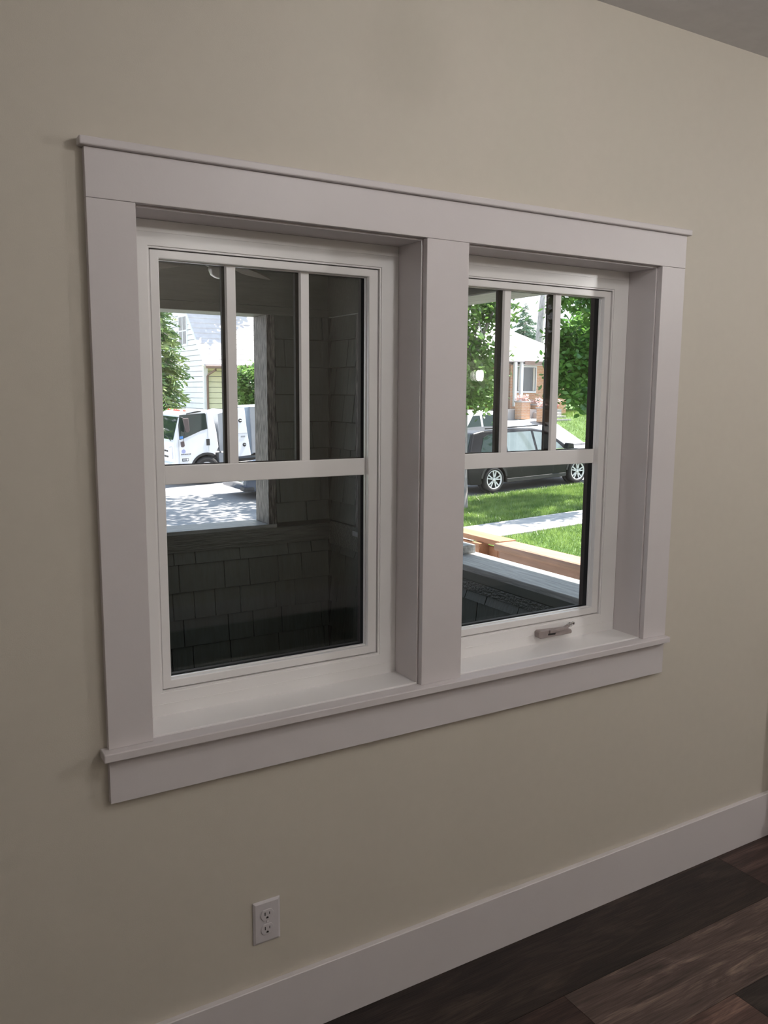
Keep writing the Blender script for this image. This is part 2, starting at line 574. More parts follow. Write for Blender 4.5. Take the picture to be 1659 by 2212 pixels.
# baseboards
tag(MB().box(X0, XE, YB + .0005, YB + .0165, .001, .1738).build('baseboard_rear', M['trim'], bevel=.0015),
    'tall white baseboard along the rear wall', 'baseboard', kind='structure')
bb = MB()
bb.prism([(-.0005, .001), (-.0165, .001), (-.0165, .172), (-.0145, .1738), (-.0005, .1738)], 0, X0, X1 - .016)
tag(bb.build('baseboard_front', M['trim']), 'tall flat white baseboard along the window wall', 'baseboard', kind='structure')
tag(MB().box(X1 - .0165, X1 - .0005, YO, 0, .001, .1738).build('baseboard_right', M['trim'], bevel=.0015),
    'tall white baseboard on the right side wall', 'baseboard', kind='structure')

# ------------------------------------------------------------------ window casing
ZS, ZH = 0.884, 2.044
tr = thing('trim_1', (0.887, 0, ZS), 'flat white craftsman casing with head, stool and apron around both windows', 'window trim', kind='structure')
CF = -.0185
MB().box(0, 1.7734, CF, -.0003, ZH + .0006, 2.1412).build('head_casing', M['trim'], tr, bevel=.0012)
MB().box(-.0105, 1.7835, -.0305, -.0003, 2.1412, 2.158).build('head_cap', M['trim'], tr, bevel=.003)
MB().box(0, .0983, CF, -.0003, ZS, ZH).build('side_casing', M['trim'], tr, bevel=.0012)
MB().box(1.6716, 1.7734, CF, -.0003, ZS, ZH).build('side_casing', M['trim'], tr, bevel=.0012)
MB().box(.8188, .949, CF, -.0003, ZS, ZH).build('mullion_casing', M['trim'], tr, bevel=.0012)
MB().box(-.0155, 1.7715, -.043, -.0003, .8645, ZS).build('stool', M['trim'], tr, bevel=.0025)
MB().box(-.0005, 1.7700, CF, -.0003, .7574, .8645).build('apron', M['trim'], tr, bevel=.0012)
for xa, xb in ((OX0, OXM0), (OXM1, OX1)):
    JD = .107
    MB().box(xa - .011, xa, .0005, JD, ZS, OZ1 + .011).build('jamb_extension', M['trim'], tr, bevel=.0008)
    MB().box(xb, xb + .011, .0005, JD, ZS, OZ1 + .011).build('jamb_extension', M['trim'], tr, bevel=.0008)
    MB().box(xa, xb, .0005, JD, OZ1, OZ1 + .011).build('jamb_extension', M['trim'], tr, bevel=.0008)
    MB().box(xa - .006, xb + .006, .0, JD, .8655, ZS + .0035).build('sill_board', M['vinyl'], tr, bevel=.0012)


# ------------------------------------------------------------------ windows
def window(name, dx, label, fx0, fx1):
    w = thing(name, (.458 + dx, .12, .95), label, 'window', kind='structure')
    z0, z1 = ZS - .004, OZ1
    # fixed frame with its stepped inner lip
    MB().ring(fx0, fx1, z0, z1, .1545 + dx, .7620 + dx, .9445, 1.9825, .1065, .160).build('frame', M['vinyl'], w, bevel=.0012)
    MB().ring(.1545 + dx, .7620 + dx, .9445, 1.9825, .1585 + dx, .7578 + dx, .9485, 1.9785, .1095, .160).build('frame_lip', M['vinyl'], w)
    MB().ring(.1575 + dx, .7590 + dx, .9475, 1.9795, .164 + dx, .7525 + dx, .954, 1.973, .123, .165).build('gasket', M['gap'], w)
    # seam of the frame profile below and above the sash
    for zz in (.9155, 2.0125):
        MB().box(fx0 + .004, fx1 - .004, .1052, .1075, zz, zz + .0018).build('frame_seam', M['vinyl'], w)
    # sash ring: flat face, step in to the glazing bead
    s = MB().ring(.1605 + dx, .7555 + dx, .9505, 1.9765, .1815 + dx, .7285 + dx, .9715, 1.9575, .1135, .137).build('sash', M['vinyl'], w, bevel=.002)
    MB().ring(.1815 + dx, .7285 + dx, .9715, 1.9575, .1845 + dx, .7265 + dx, .9735, 1.9555, .128, .1365).build('glazing_bead', M['vinyl'], s)
    MB().ring(.1605 + dx, .7555 + dx, .9505, 1.9765, .1795 + dx, .7305 + dx, .9695, 1.9595, .1565, .175).build('exterior_sash', M['extbronze'], w)
    MB().ring(.1625 + dx, .7535 + dx, .9525, 1.9745, .1815 + dx, .7285 + dx, .9715, 1.9575, .1372, .1565).build('spacer', M['spacer'], w)
    for yg in (.1378, .1555):
        MB().add([(.172 + dx, yg, .962), (.738 + dx, yg, .962), (.738 + dx, yg, 1.967), (.172 + dx, yg, 1.967)], [(0, 1, 2, 3)]).build(
            'glass_pane', M['glass'], w, fixn=False)
    zr0, zr1 = 1.4430, 1.4880
    MB().box(.1845 + dx, .7265 + dx, .1295, .1372, zr0, zr1).build('check_rail', M['vinyl'], w, bevel=.002)
    MB().box(.1815 + dx, .7285 + dx, .157, .168, zr0, zr1).build('exterior_check_rail', M['extbronze'], w)
    for xm in (.3580, .5520):
        p = .0140
        MB().prism([(xm - p + dx, .1370), (xm - p + .003 + dx, .1295), (xm + p - .003 + dx, .1295), (xm + p + dx, .1370)], 2, zr1, 1.9555).build(
            'muntin', M['vinyl'], w)
        MB().box(xm - p + dx, xm + p + dx, .157, .168, zr1, 1.9575).build('exterior_muntin', M['extbronze'], w)
    return w


window('window_1', 0.0, 'left white casement window with grilles, looking onto the shingled porch and white truck', OX0, OXM0)
w2 = window('window_2', 0.843, 'right white casement window with grilles and a crank, looking onto lawn and black car', OXM1, OX1)
# folding crank operator on the right window
op = MB()
op.prism([(1.323, .9125), (1.334, .9075), (1.461, .9075), (1.464, .915), (1.459, .9215), (1.445, .9275), (1.330, .9345), (1.322, .930)], 1, .086, .1065)
op_o = op.build('crank_cover', M['crank'], w2, bevel=.003)
MB().prism([(1.365, .9215), (1.430, .9245), (1.452, .9355), (1.444, .9395), (1.428, .9335), (1.365, .9315)], 1, .080, .092).build('crank_arm', M['crank'], w2, bevel=.002)
MB().prism([(1.362, .9160), (1.390, .9145), (1.392, .9195), (1.362, .9205)], 1, .0845, .0865).build('crank_recess', M['slot'], w2)
kb = MB().lathe([(.001, -.006), (.006, -.006), (.0075, 0), (.006, .006), (.001, .006)], (1.4515, .086, .9385), 1, 14).build('crank_knob', M['chrome'], w2, smooth=True)
MB().lathe([(.003, -.009), (.006, -.009), (.006, -.005), (.003, -.005)], (1.4580, .086, .9425), 1, 14).build('knob_hinge', M['chrome'], kb, smooth=True)

# ------------------------------------------------------------------ outlet
OC = ((.3332 + .4075) / 2, -.0003, (.2853 + .3996) / 2)
ou = thing('electrical_outlet', OC, 'white duplex wall outlet low on the beige wall above the baseboard', 'outlet')
hw, hh = .0368, .0572
cp = MB()
cp.add([(OC[0] - hw, -.0004, OC[2] - hh), (OC[0] + hw, -.0004, OC[2] - hh), (OC[0] + hw, -.0004, OC[2] + hh), (OC[0] - hw, -.0004, OC[2] + hh),
        (OC[0] - hw, -.003, OC[2] - hh), (OC[0] + hw, -.003, OC[2] - hh), (OC[0] + hw, -.003, OC[2] + hh), (OC[0] - hw, -.003, OC[2] + hh),
        (OC[0] - hw + .006, -.0062, OC[2] - hh + .006), (OC[0] + hw - .006, -.0062, OC[2] - hh + .006),
        (OC[0] + hw - .006, -.0062, OC[2] + hh - .006), (OC[0] - hw + .006, -.0062, OC[2] + hh - .006)],
       [(3, 2, 1, 0), (0, 1, 5, 4), (1, 2, 6, 5), (2, 3, 7, 6), (3, 0, 4, 7), (4, 5, 9, 8), (5, 6, 10, 9), (6, 7, 11, 10), (7, 4, 8, 11), (8, 9, 10, 11)])
cp.build('cover_plate', M['plate'], ou, bevel=.001)


def receptacle_poly(r, cut):
    pts = []
    for k in range(40):
        t = 2 * math.pi * k / 40
        pts.append((r * math.cos(t), max(-cut, min(cut, r * math.sin(t)))))
    return pts


for sg in (1, -1):
    cz = OC[2] + sg * .0195
    rc = MB().prism([(OC[0] + a, cz + b) for a, b in receptacle_poly(.0172, .0142)], 1, -.0082, -.004).build('receptacle', M['plate'], ou, bevel=.0008)
    MB().box(OC[0] - .0072, OC[0] - .0050, -.0086, -.0078, cz - .001, cz + .0078).build('slot', M['slot'], rc)
    MB().box(OC[0] + .0052, OC[0] + .0070, -.0086, -.0078, cz + .0004, cz + .0070).build('slot', M['slot'], rc)
    MB().prism([(OC[0] - .003, cz - .0094), (OC[0] + .003, cz - .0094), (OC[0] + .003, cz - .0068), (OC[0] + .0017, cz - .0046), (OC[0] - .0017, cz - .0046), (OC[0] - .003, cz - .0068)],
               1, -.0086, -.0078).build('ground_slot', M['slot'], rc)
MB().lathe([(.0004, -.0012), (.0028, -.001), (.0034, 0)], (OC[0], -.0062, OC[2]), 1, 12).build('screw', M['plate'], ou, smooth=True)

# ------------------------------------------------------------------ ceiling globe lamps (room light, plus the added one near the windows)
def lamp_mat(name, strength):
    m = bpy.data.materials.new(name)
    m.use_nodes = True
    nt = m.node_tree
    nt.nodes.clear()
    o = nt.nodes.new('ShaderNodeOutputMaterial')
    e = nt.nodes.new('ShaderNodeEmission')
    e.inputs[0].default_value = (*LAMP_COLOR, 1)
    e.inputs[1].default_value = strength
    nt.links.new(e.outputs[0], o.inputs[0])
    return m


GR = .065
emit = lamp_mat('sconce_glow', 45.0)
places = ['in the side area at right', 'behind the camera mid room', 'in the left half of the room', 'added near the windows to brighten the upper wall']
for i, ((lx, ly, lz, cd), pl) in enumerate(zip(LAMPS, places)):
    t = thing('ceiling_light', (lx, ly, CEIL), 'lit white glass globe lamp on the ceiling ' + pl, 'ceiling light', 'ceiling globe lamps')
    MB().lathe([(.001, -.0005), (.07, -.0005), (.068, -.02), (.025, -.03), (.001, -.03)], (lx, ly, CEIL), 2, 28).build('base', M['fanwhite'], t)
    MB().lathe([(.012, lz + GR * .9 - CEIL), (.012, -.03)], (lx, ly, CEIL), 2, 12).build('stem', M['metal'], t)
    prof = [(max(.001, GR * math.sin(math.pi * k / 12)), -GR * math.cos(math.pi * k / 12)) for k in range(13)]
    MB().lathe(prof, (lx, ly, lz), 2, 24).build('globe', lamp_mat('lit_globe', cd / (math.pi * GR * GR)), t, smooth=True)
wsc = thing('wall_sconce', (3.86, YB, 1.80), 'small lit glass wall sconce on the rear wall, mirrored in the right window', 'wall lamp')
MB().lathe([(.001, 0), (.05, 0), (.05, .02), (.001, .02)], (3.86, YB, 1.80), 1, 20).build('backplate', M['metal'], wsc)
MB().lathe([(.006, -.045), (.018, -.035), (.021, -.01), (.021, .02), (.016, .04), (.006, .045)], (3.86, YB + .07, 1.80), 2, 20).build('lit_shade', emit, wsc, smooth=True)
MB().tube([(3.86, YB + .01, 1.765), (3.86, YB + .05, 1.745), (3.86, YB + .07, 1.757)], .008, 8).build('arm', M['metal'], wsc)

# ================================================================== PORCH
YP, TP = 2.6, .19            # inner face of the front wall, wall thickness
XR, TR_ = 1.897, .205        # inner face of the right wall
ZCAP, ZLEDGE = .905, .815
BEAM = 2.085
EXPO = .155


def shingle_courses(parent, along, a0, a1, face, z0, z1, seed, name='shingle', zref=.8):
    """individual shingles on a wall face. along='x': face at y=face looking -y; along='y': face at x=face looking -x"""
    rnd = random.Random(seed)
    zb = zref - EXPO * math.ceil((zref - z0) / EXPO)
    while zb < z1 - .01:
        b, t = max(zb, z0) + .006, min(zb + EXPO, z1)
        if t - b > .012:
            a = a0 - rnd.uniform(0, .15)
            while a < a1:
                wd = rnd.choice([.12, .15, .18, .22, .26, .30])
                l, r = max(a, a0) + .0025, min(a + wd, a1) - .0025
                if r - l > .01:
                    th0, th1 = .024, .007      # butt thicker than the top
                    jit = rnd.uniform(-.001, .001)
                    if along == 'x':
                        MB().hexa([(l, face - th0 + jit, b), (r, face - th0 + jit, b), (r, face, b), (l, face, b),
                                   (l, face - th1 + jit, t), (r, face - th1 + jit, t), (r, face, t), (l, face, t)]).build(name, M['shingle'], parent)
                    else:
                        MB().hexa([(face - th0 + jit, l, b), (face, l, b), (face, r, b), (face - th0 + jit, r, b),
                                   (face - th1 + jit, l, t), (face, l, t), (face, r, t), (face - th1 + jit, r, t)]).build(name, M['shingle'], parent)
                a += wd
        zb += EXPO


PF = -.12
pw = thing('porch_wall', (0, YP, PF), 'low dark green shingled porch wall with a grey cap below the left window opening', 'porch wall', kind='structure')
MB().box(-3.0, 1.9, YP + .020, YP + TP, PF, ZCAP - .02).build('wall_core', M['shingle_core'], pw)
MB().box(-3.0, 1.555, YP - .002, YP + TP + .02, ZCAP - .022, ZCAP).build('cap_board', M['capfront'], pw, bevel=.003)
MB().box(-3.0, XR - .004, YP - .006, YP + .02, .787, ZCAP - .022).build('band_board', M['roughboard'], pw, bevel=.002)
shingle_courses(pw, 'x', .35, XR - .004, YP + .020, PF, .787, 3, zref=.715)

pr = thing('porch_pier', (1.7, YP, ZCAP), 'tall dark green shingled corner pier of the porch with a rough post', 'porch pier', kind='structure')
MB().box(1.55, XR + TR_, YP + .02, YP + TP, ZCAP - .02, BEAM).build('pier_core', M['shingle_core'], pr)
MB().box(XR + .02, XR + TR_, 2.27, YP + TP, PF, BEAM).build('pier_core', M['shingle_core'], pr)
MB().box(1.503, 1.552, YP - .004, YP + .185, ZCAP, BEAM - .001).build('post', M['roughpost'], pr, bevel=.003)
MB().box(XR - .004, XR + TR_, 2.232, 2.278, .8805, BEAM - .001).build('post', M['roughpost'], pr, bevel=.003)
shingle_courses(pr, 'x', 1.555, XR - .001, YP + .020, ZCAP + .001, BEAM - .001, 11, zref=.905 + EXPO * .75)
shingle_courses(pr, 'y', 2.28, YP - .001, XR + .020, ZCAP, BEAM - .001, 5, zref=.905 + EXPO * .75)
MB().box(XR - .006, XR + .02, 2.232, YP - .006, .765, ZCAP - .002).build('band_board', M['roughboard'], pr, bevel=.002)
shingle_courses(pr, 'y', 2.232, YP - .001, XR + .020, PF, .765, 6, zref=.715)

ps = thing('porch_side_wall', (XR, 1.2, PF), 'low dark shingled side wall of the porch with grey cap below the right window view', 'porch wall', kind='structure')
ZRC = .880
MB().box(XR + .02, XR + TR_, WT + .01, 2.232, PF, ZRC - .03).build('wall_core', M['shingle_core'], ps)
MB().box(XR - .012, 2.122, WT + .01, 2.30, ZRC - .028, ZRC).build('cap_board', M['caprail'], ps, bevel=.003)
MB().box(XR - .006, XR + .02, WT + .01, 2.231, .812, ZRC - .028).build('trim_board', M['smoothtrim'], ps, bevel=.002)
MB().box(XR - .010, XR + .02, WT + .01, 2.231, .765, .811).build('band_board', M['roughboard'], ps, bevel=.002)
MB().box(1.985, 2.10, 1.43, 1.80, ZRC + .0003, ZRC + .042).build('cap_block', M['caprail'], ps, bevel=.003)
shingle_courses(ps, 'y', .2, 2.230, XR + .020, PF, .765, 8, zref=.715)

bmn = thing('porch_beam', (-.5, YP, BEAM), 'dark rough header beam above the front porch opening', 'beam', kind='structure')
MB().box(-3.0, XR + .24, YP + .004, YP + .21, BEAM, 2.50).build('beam_core', M['roughboard'], bmn)
MB().box(-3.0, XR - .012, YP - .018, YP + .004, BEAM - .002, 2.128).build('trim_board', M['porchdark'], bmn, bevel=.002)
MB().box(-3.0, XR - .012, YP - .008, YP + .004, 2.130, 2.50).build('frieze_board', M['porchdark'], bmn, bevel=.002)
bmr = thing('porch_side_beam', (XR, 1.2, BEAM), 'rough grey header beam above the side porch opening, at top of the right window', 'beam', kind='structure')
MB().box(XR, XR + .236, WT + .01, YP + .003, BEAM, 2.50).build('beam_core', M['caprail'], bmr)
MB().box(XR - .012, XR, WT + .01, YP + .003, BEAM + .004, 2.50).build('frieze_board', M['porchdark'], bmr)
tag(MB().box(-3.2, XR + .3, WT + .005, YP + .55, 2.501, 2.56).build('porch_ceiling', M['porchdark']),
    'dark porch ceiling above the fan', 'ceiling', kind='structure')
tag(MB().box(-3.3, 2.85, WT + .005, YP + .75, 2.561, 2.72).build('porch_roof', M['roofwhite']),
    'porch roof over the front beam', 'roof', kind='structure')
tag(MB().box(-3.2, XR + .018, WT + .005, YP + .018, PF - .1, PF).build('porch_floor', M['porchdark']),
    'dark porch floor below the windows', 'floor', kind='structure')
tag(MB().box(-3.1, -3.0, WT + .01, YP + .2, -1.3, 2.5).build('porch_end_wall', M['shingle']),
    'dark shingled end wall closing the porch at the far left', 'wall', kind='structure')

# porch ceiling fan
FX, FY, FZ = .800, 1.40, 2.125
fan = thing('ceiling_fan', (FX, FY, 2.5), 'porch ceiling fan with brown blades and a white light bowl', 'ceiling fan')
MB().lathe([(.012, .10), (.012, .375)], (FX, FY, FZ), 2, 10).build('downrod', M['fanmetal'], fan)
MB().lathe([(.02, .375), (.06, .36), (.065, .374)], (FX, FY, FZ), 2, 20).build('canopy', M['fanmetal'], fan)
MB().lathe([(.03, .11), (.075, .10), (.085, .06), (.08, .03), (.05, .018)], (FX, FY, FZ), 2, 24).build('motor_housing', M['fanmetal'], fan, smooth=True)
MB().lathe([(.045, .018), (.048, .004), (.038, -.016), (.02, -.027), (.002, -.03)], (FX, FY, FZ), 2, 24).build('light_bowl', M['fanbowl'], fan, smooth=True)
for k in range(5):
    a = math.radians(196 + 72 * k)
    ca, sa = math.cos(a), math.sin(a)
    pts_t, n_ = [], 0
    prof = [(.09, .018), (.16, .035), (.30, .062), (.52, .066), (.56, .05), (.57, 0), (.56, -.05), (.52, -.066), (.30, -.062), (.16, -.035), (.09, -.018)]
    vs = []
    for dz in (0, -.007):
        for r, t in prof:
            vs.append((FX + ca * r - sa * t, FY + sa * r + ca * t, FZ + .055 + dz + t * .2))
    n_ = len(prof)
    bl = MB().add(vs, [tuple(range(n_)), tuple(range(2 * n_ - 1, n_ - 1, -1))] + [(i, i + n_, (i + 1) % n_ + n_, (i + 1) % n_) for i in range(n_)])
    b_o = bl.build('blade', M['fanblade'], fan)
    MB().add([(FX + ca * r - sa * t, FY + sa * r + ca * t, FZ + .048 + dz) for dz in (0, -.006) for r, t in ((.06, .012), (.17, .02), (.17, -.02), (.06, -.012))],
             [(0, 1, 2, 3), (7, 6, 5, 4), (0, 4, 5, 1), (1, 5, 6, 2), (2, 6, 7, 3), (3, 7, 4, 0)]).build('blade_iron', M['fanmetal'], b_o)

# ================================================================== GROUNDS
def gz(x, y=0.0):
    """street and front lawn: one even slope rising to the right"""
    return -.9 + .04 * (x - 13.5)


def slab(name, x0, x1, y0, y1, mat, label, cat, top=0.0, th=.1, parent=None, kind='structure'):
    m = MB().hexa([(x0, y0, gz(x0) + top - th), (x1, y0, gz(x1) + top - th), (x1, y1, gz(x1) + top - th), (x0, y1, gz(x0) + top - th),
                   (x0, y0, gz(x0) + top), (x1, y0, gz(x1) + top), (x1, y1, gz(x1) + top), (x0, y1, gz(x0) + top)])
    o = m.build(name, mat, parent)
    if label:
        tag(o, label, cat, kind=kind)
    return o


slab('street', -20, 75, 15.25, 24.2, M['asphalt'], 'grey asphalt street with tree shade where the vehicles are parked', 'street', top=-.06)
slab('front_lawn', 2.2, 60, 3.0, 10.55, M['lawn'], 'green front lawn between the cedar fence and the sidewalk', 'lawn', top=-.03)
slab('side_yard', -20, 2.19, 3.0, 10.55, M['gravel'], 'unseen yard given pale gravel to bounce neutral light into the porch', 'gravel', top=-.03)  # out of view, gravel tone chosen for its neutral bounce light
slab('curb_lawn', 6.55, 60, 11.80, 15.08, M['lawn'], 'green grass strip between the sidewalk and the street', 'lawn', top=-.03)
slab('driveway', -20, 6.35, 11.80, 15.24, M['concrete'], 'pale driveway apron at left seen over the porch wall', 'driveway', top=-.035)
cu = thing('curb', (6.5, 15.16, -1.2), 'concrete curb along the near edge of the street', 'curb', kind='structure')
xx = 6.4
while xx < 45:
    slab('curb_stone', xx, xx + 2.98, 15.09, 15.245, M['concrete'], None, None, top=-.045, th=.2, parent=cu)
    xx += 3
fc = thing('far_curb', (0, 24.27, -1.4), 'concrete curb along the far edge of the street', 'curb', kind='structure')
xx = -8
while xx < 60:
    slab('curb_stone', xx, xx + 2.98, 24.205, 24.36, M['concrete'], None, None, top=.02, th=.2, parent=fc)
    xx += 3
swk = thing('sidewalk', (10, 11.2, -1.1), 'concrete sidewalk crossing between the two lawns', 'sidewalk', kind='structure')
xx = -6.0
while xx < 45:
    slab('slab', xx, xx + 1.488, 10.56, 11.79, M['concrete'], None, None, top=0, th=.1, parent=swk)
    xx += 1.5


# far side: a bank rising from the curb to the level yards of the houses
def fz(x, y):
    t = min(max((y - 24.36) / 2.2, 0), 1)
    return gz(x) + .02 + .95 * t


def far_patch(name, x0, x1, y0, y1, mat, label, cat, top=0.0, ny=6, parent=None):
    vs, fs = [], []
    for j in range(ny + 1):
        y = y0 + (y1 - y0) * j / ny
        for x in (x0, x1):
            vs.append((x, y, fz(x, y) + top))
            vs.append((x, y, fz(x, y) + top - .4))
    for j in range(ny):
        a, b = j * 4, j * 4 + 4
        fs += [(a, a + 2, b + 2, b), (a + 1, b + 1, b + 3, a + 3), (a, b, b + 1, a + 1), (a + 2, a + 3, b + 3, b + 2)]
    fs += [(0, 1, 3, 2), (ny * 4, ny * 4 + 2, ny * 4 + 3, ny * 4 + 1)]
    o = MB().add(vs, fs).build(name, mat, parent)
    if label:
        tag(o, label, cat, kind='structure')
    return o


far_patch('far_lawn', -20, 3.0, 24.37, 75, M['lawn'], 'lawn left of the white house across the street', 'lawn', ny=46)
far_patch('bounce_drive', 3.01, 11.8, 24.37, 75, M['concrete'], 'added concrete patch bouncing light onto the gable of the white house', 'driveway', ny=46)  # added pale surface, bounces neutral light up to whiten the gable
far_patch('far_lawn', 11.81, 21.0, 24.37, 75, M['lawn'], 'front lawn of the white house across the street', 'lawn', ny=46)
far_patch('far_lawn', 25.3, 80, 24.37, 75, M['lawn'], 'sunlit green bank across the street to the right of the brick house walk', 'lawn', ny=46)
far_patch('front_walk', 21.01, 25.29, 24.37, 75, M['concrete'], 'bright concrete drive running up to the brick house', 'driveway', ny=46)

# ------------------------------------------------------------------ grass blades (stuff)
def quads_object(name, V, mat, parent=None, nq=4, kind='stuff', label=None, cat=None):
    """V: (n,nq,3) array of separate quads / triangles"""
    n = V.shape[0]
    me = bpy.data.meshes.new(name)
    off = LOC.get(parent.name, Vector((0, 0, 0))) if parent else Vector((0, 0, 0))
    P = (V.reshape(-1, 3) - np.array(off[:])).astype(np.float32)
    me.vertices.add(n * nq)
    me.vertices.foreach_set('co', P.ravel())
    me.loops.add(n * nq)
    me.loops.foreach_set('vertex_index', np.arange(n * nq, dtype=np.int32))
    me.polygons.add(n)
    me.polygons.foreach_set('loop_start', np.arange(0, n * nq, nq, dtype=np.int32))
    me.polygons.foreach_set('loop_total', np.full(n, nq, dtype=np.int32))
    me.update(calc_edges=True)
    me.validate()
    me.materials.append(mat)
    o = bpy.data.objects.new(name, me)
    COL.objects.link(o)
    if parent:
        o.parent = parent
        LOC[o.name] = off
    tag(o, label, cat, kind=kind)
    return o


rng = np.random.default_rng(5)


def grass(name, x0, x1, y0, y1, n, label, h=.075, zf=None):
    x = rng.uniform(x0, x1, n)
    y = rng.uniform(y0, y1, n)
    z = (-.9 + .04 * (x - 13.5) - .03) if zf is None else np.array([zf(a, b) for a, b in zip(x, y)])
    a = rng.uniform(0, 2 * np.pi, n)
    hh = h * rng.uniform(.6, 1.35, n)
    wd = .006 + .004 * rng.random(n)
    lean = rng.normal(0, .45, (n, 2)) * hh[:, None]
    base = np.stack([x, y, z], 1)
    dx = np.stack([np.cos(a) * wd, np.sin(a) * wd, np.zeros(n)], 1)
    tip = base + np.stack([lean[:, 0], lean[:, 1], hh], 1)
    V = np.stack([base - dx, base + dx, tip], 1)
    return quads_object(name, V, M['grass'], nq=3, label=label, cat='grass')


grass('lawn_grass', 4.6, 13.5, 4.0, 10.54, 60000, 'short green grass on the front lawn by the cedar fence')
grass('curb_grass', 8.5, 19.0, 11.82, 15.08, 60000, 'short green grass on the strip beside the street', h=.07)
grass('driveway_grass', 4.9, 6.9, 11.75, 12.6, 900, 'tuft of grass beside the driveway edge', h=.16)
grass('bank_grass', 25.3, 33.0, 24.4, 31, 20000, 'green grass on the bank across the street', h=.12, zf=fz)


# ------------------------------------------------------------------ trees
def leaves(centers, spread, n, size, seed, flat=.5, elong=1.7):
    r = np.random.default_rng(seed)
    idx = r.integers(0, len(centers), n)
    c = np.array(centers)[idx]
    c = c + r.normal(0, 1, (n, 3)) * np.array(spread)
    nrm = r.normal(0, 1, (n, 3))
    nrm[:, 2] = np.abs(nrm[:, 2]) + flat
    nrm /= np.linalg.norm(nrm, axis=1)[:, None]
    t = np.cross(nrm, r.normal(0, 1, (n, 3)))
    t /= np.linalg.norm(t, axis=1)[:, None] + 1e-9
    b = np.cross(nrm, t)
    s = (size * r.uniform(.6, 1.3, n))[:, None]
    T, B = t * s * elong * .5, b * s * .5
    return np.stack([c - T, c - T * .35 - B * .9, c + T * .35 - B * .75, c + T, c + T * .35 + B * .75, c - T * .35 + B * .9], 1)


def ellipsoid_clusters(c, rad, n, seed, shell=.55):
    r = np.random.default_rng(seed)
    d = r.normal(0, 1, (n, 3))
    d /= np.linalg.norm(d, axis=1)[:, None]
    q = (shell + (1 - shell) * r.random(n)) ** .6
    return np.array(c) + d * q[:, None] * np.array(rad)


def tree(name, base, height, r0, crowns, label, mat, size, nleaf, spread, seed, ncl=60, lean=(0, 0), cat='tree', bark='bark', flat=.5):
    t = thing(name, base, label, cat)
    top = (base[0] + lean[0], base[1] + lean[1], base[2] + height)
    mid = (base[0] + lean[0] * .4, base[1] + lean[1] * .4, base[2] + height * .5)
    MB().tube([(base[0], base[1], base[2] - .1), (base[0], base[1], base[2] + .08), (base[0] + lean[0] * .1, base[1] + lean[1] * .1, base[2] + height * .15), mid, top], r0, 12, r0 * .35).build(
        'trunk', M[bark], t, smooth=True)
    Vs = []
    br = MB()
    for i, (c, rad, w) in enumerate(crowns):
        cl = ellipsoid_clusters(c, rad, max(4, int(ncl * w)), seed + i)
        for p in cl[::3]:
            s = Vector(mid) + (Vector(top) - Vector(mid)) * random.random()
            p = Vector(p)
            br.tube([s, s.lerp(p, .5) + Vector((0, 0, .1)), p], r0 * .22, 5, .006)
        Vs.append(leaves(cl, spread, int(nleaf * w), size, seed + 50 + i, flat))
    br.build('branches', M[bark], t)['kind'] = 'stuff'
    quads_object('foliage', np.concatenate(Vs), M[mat], t, nq=6)
    return t


# street tree at the left of the right window: trunk at the curb strip, leaves hanging into view
tree('street_tree', (11.15, 13.82, gz(11.15)), 5.6, .17,
     [((12.4, 14.9, 6.9), (2.0, 2.2, .9), .3), ((11.35, 13.7, 3.0), (.72, .8, 1.1), .17), ((11.25, 13.6, 1.95), (.60, .6, .75), .11)],
     'ash street tree with grey trunk on the grass strip left of the black car', 'leafA', .078, 17500, (.20, .20, .20), 21, ncl=120)
tree('street_tree', (17.6, 12.6, gz(17.6)), 6.0, .15,
     [((14.45, 13.5, 3.3), (.62, .8, 1.1), .25), ((14.25, 13.5, 2.0), (.50, .6, .62), .15), ((16.2, 12.2, 6.6), (2.4, 1.9, .9), .3)],
     'maple street tree with big leaves at the right of the right window', 'leafB', .10, 13000, (.20, .20, .20), 33, ncl=90, lean=(-.9, .2))
tree('street_tree', (8.7, 13.5, gz(8.7)), 6.4, .17,
     [((9.4, 16.6, 6.8), (3.2, 3.8, 1.1), 1)],
     'tall street tree between the windows throwing dappled shade on the street', 'leafA', .15, 4200, (.45, .45, .3), 37, ncl=90)
# bushes and trees behind the street
tree('leafy_bush', (12.75, 30.0, fz(12.7, 30)), 1.8, .06,
     [((12.75, 30.0, 1.75), (.75, .7, .85), 1)], 'leafy green bush in front of the shade-tinted house wall', 'leafA', .10, 5000, (.16, .16, .16), 41, ncl=46, cat='bush')
tree('hedge_tree', (18.2, 27.5, fz(18, 27)), 3.2, .12,
     [((18.2, 27.5, 2.3), (2.1, 1.6, 1.9), .55), ((19.6, 26.9, 1.5), (.9, .8, 1.2), .35)], 'tall hedge tree left of the brick house porch', 'leafC', .15, 9000, (.25, .25, .25), 51, ncl=110)
tree('yellow_shrub', (22.5, 28.3, fz(23, 30)), 1.3, .06,
     [((22.5, 28.3, 1.75), (.9, .6, .75), 1)], 'yellow green shrub beside the brick house columns', 'leafY', .13, 3600, (.2, .2, .2), 61, ncl=50, cat='bush')
tree('yard_tree', (32.0, 30.5, fz(32, 30.5)), 3.6, .14,
     [((31.9, 30.5, 3.4), (1.7, 1.4, 2.6), 1)], 'dark leafy yard tree at the right corner of the brick house', 'leafB', .18, 9000, (.3, .3, .3), 71, ncl=90)
tree('backyard_tree', (15.5, 47.5, .1), 10, .3, [((14.3, 35.2, 8.3), (1.4, 1.3, .7), 1)],
     'tall backyard tree shading the pale roof of the white house', 'leafC', .2, 1500, (.25, .25, .25), 81, ncl=40, lean=(-1, -10))
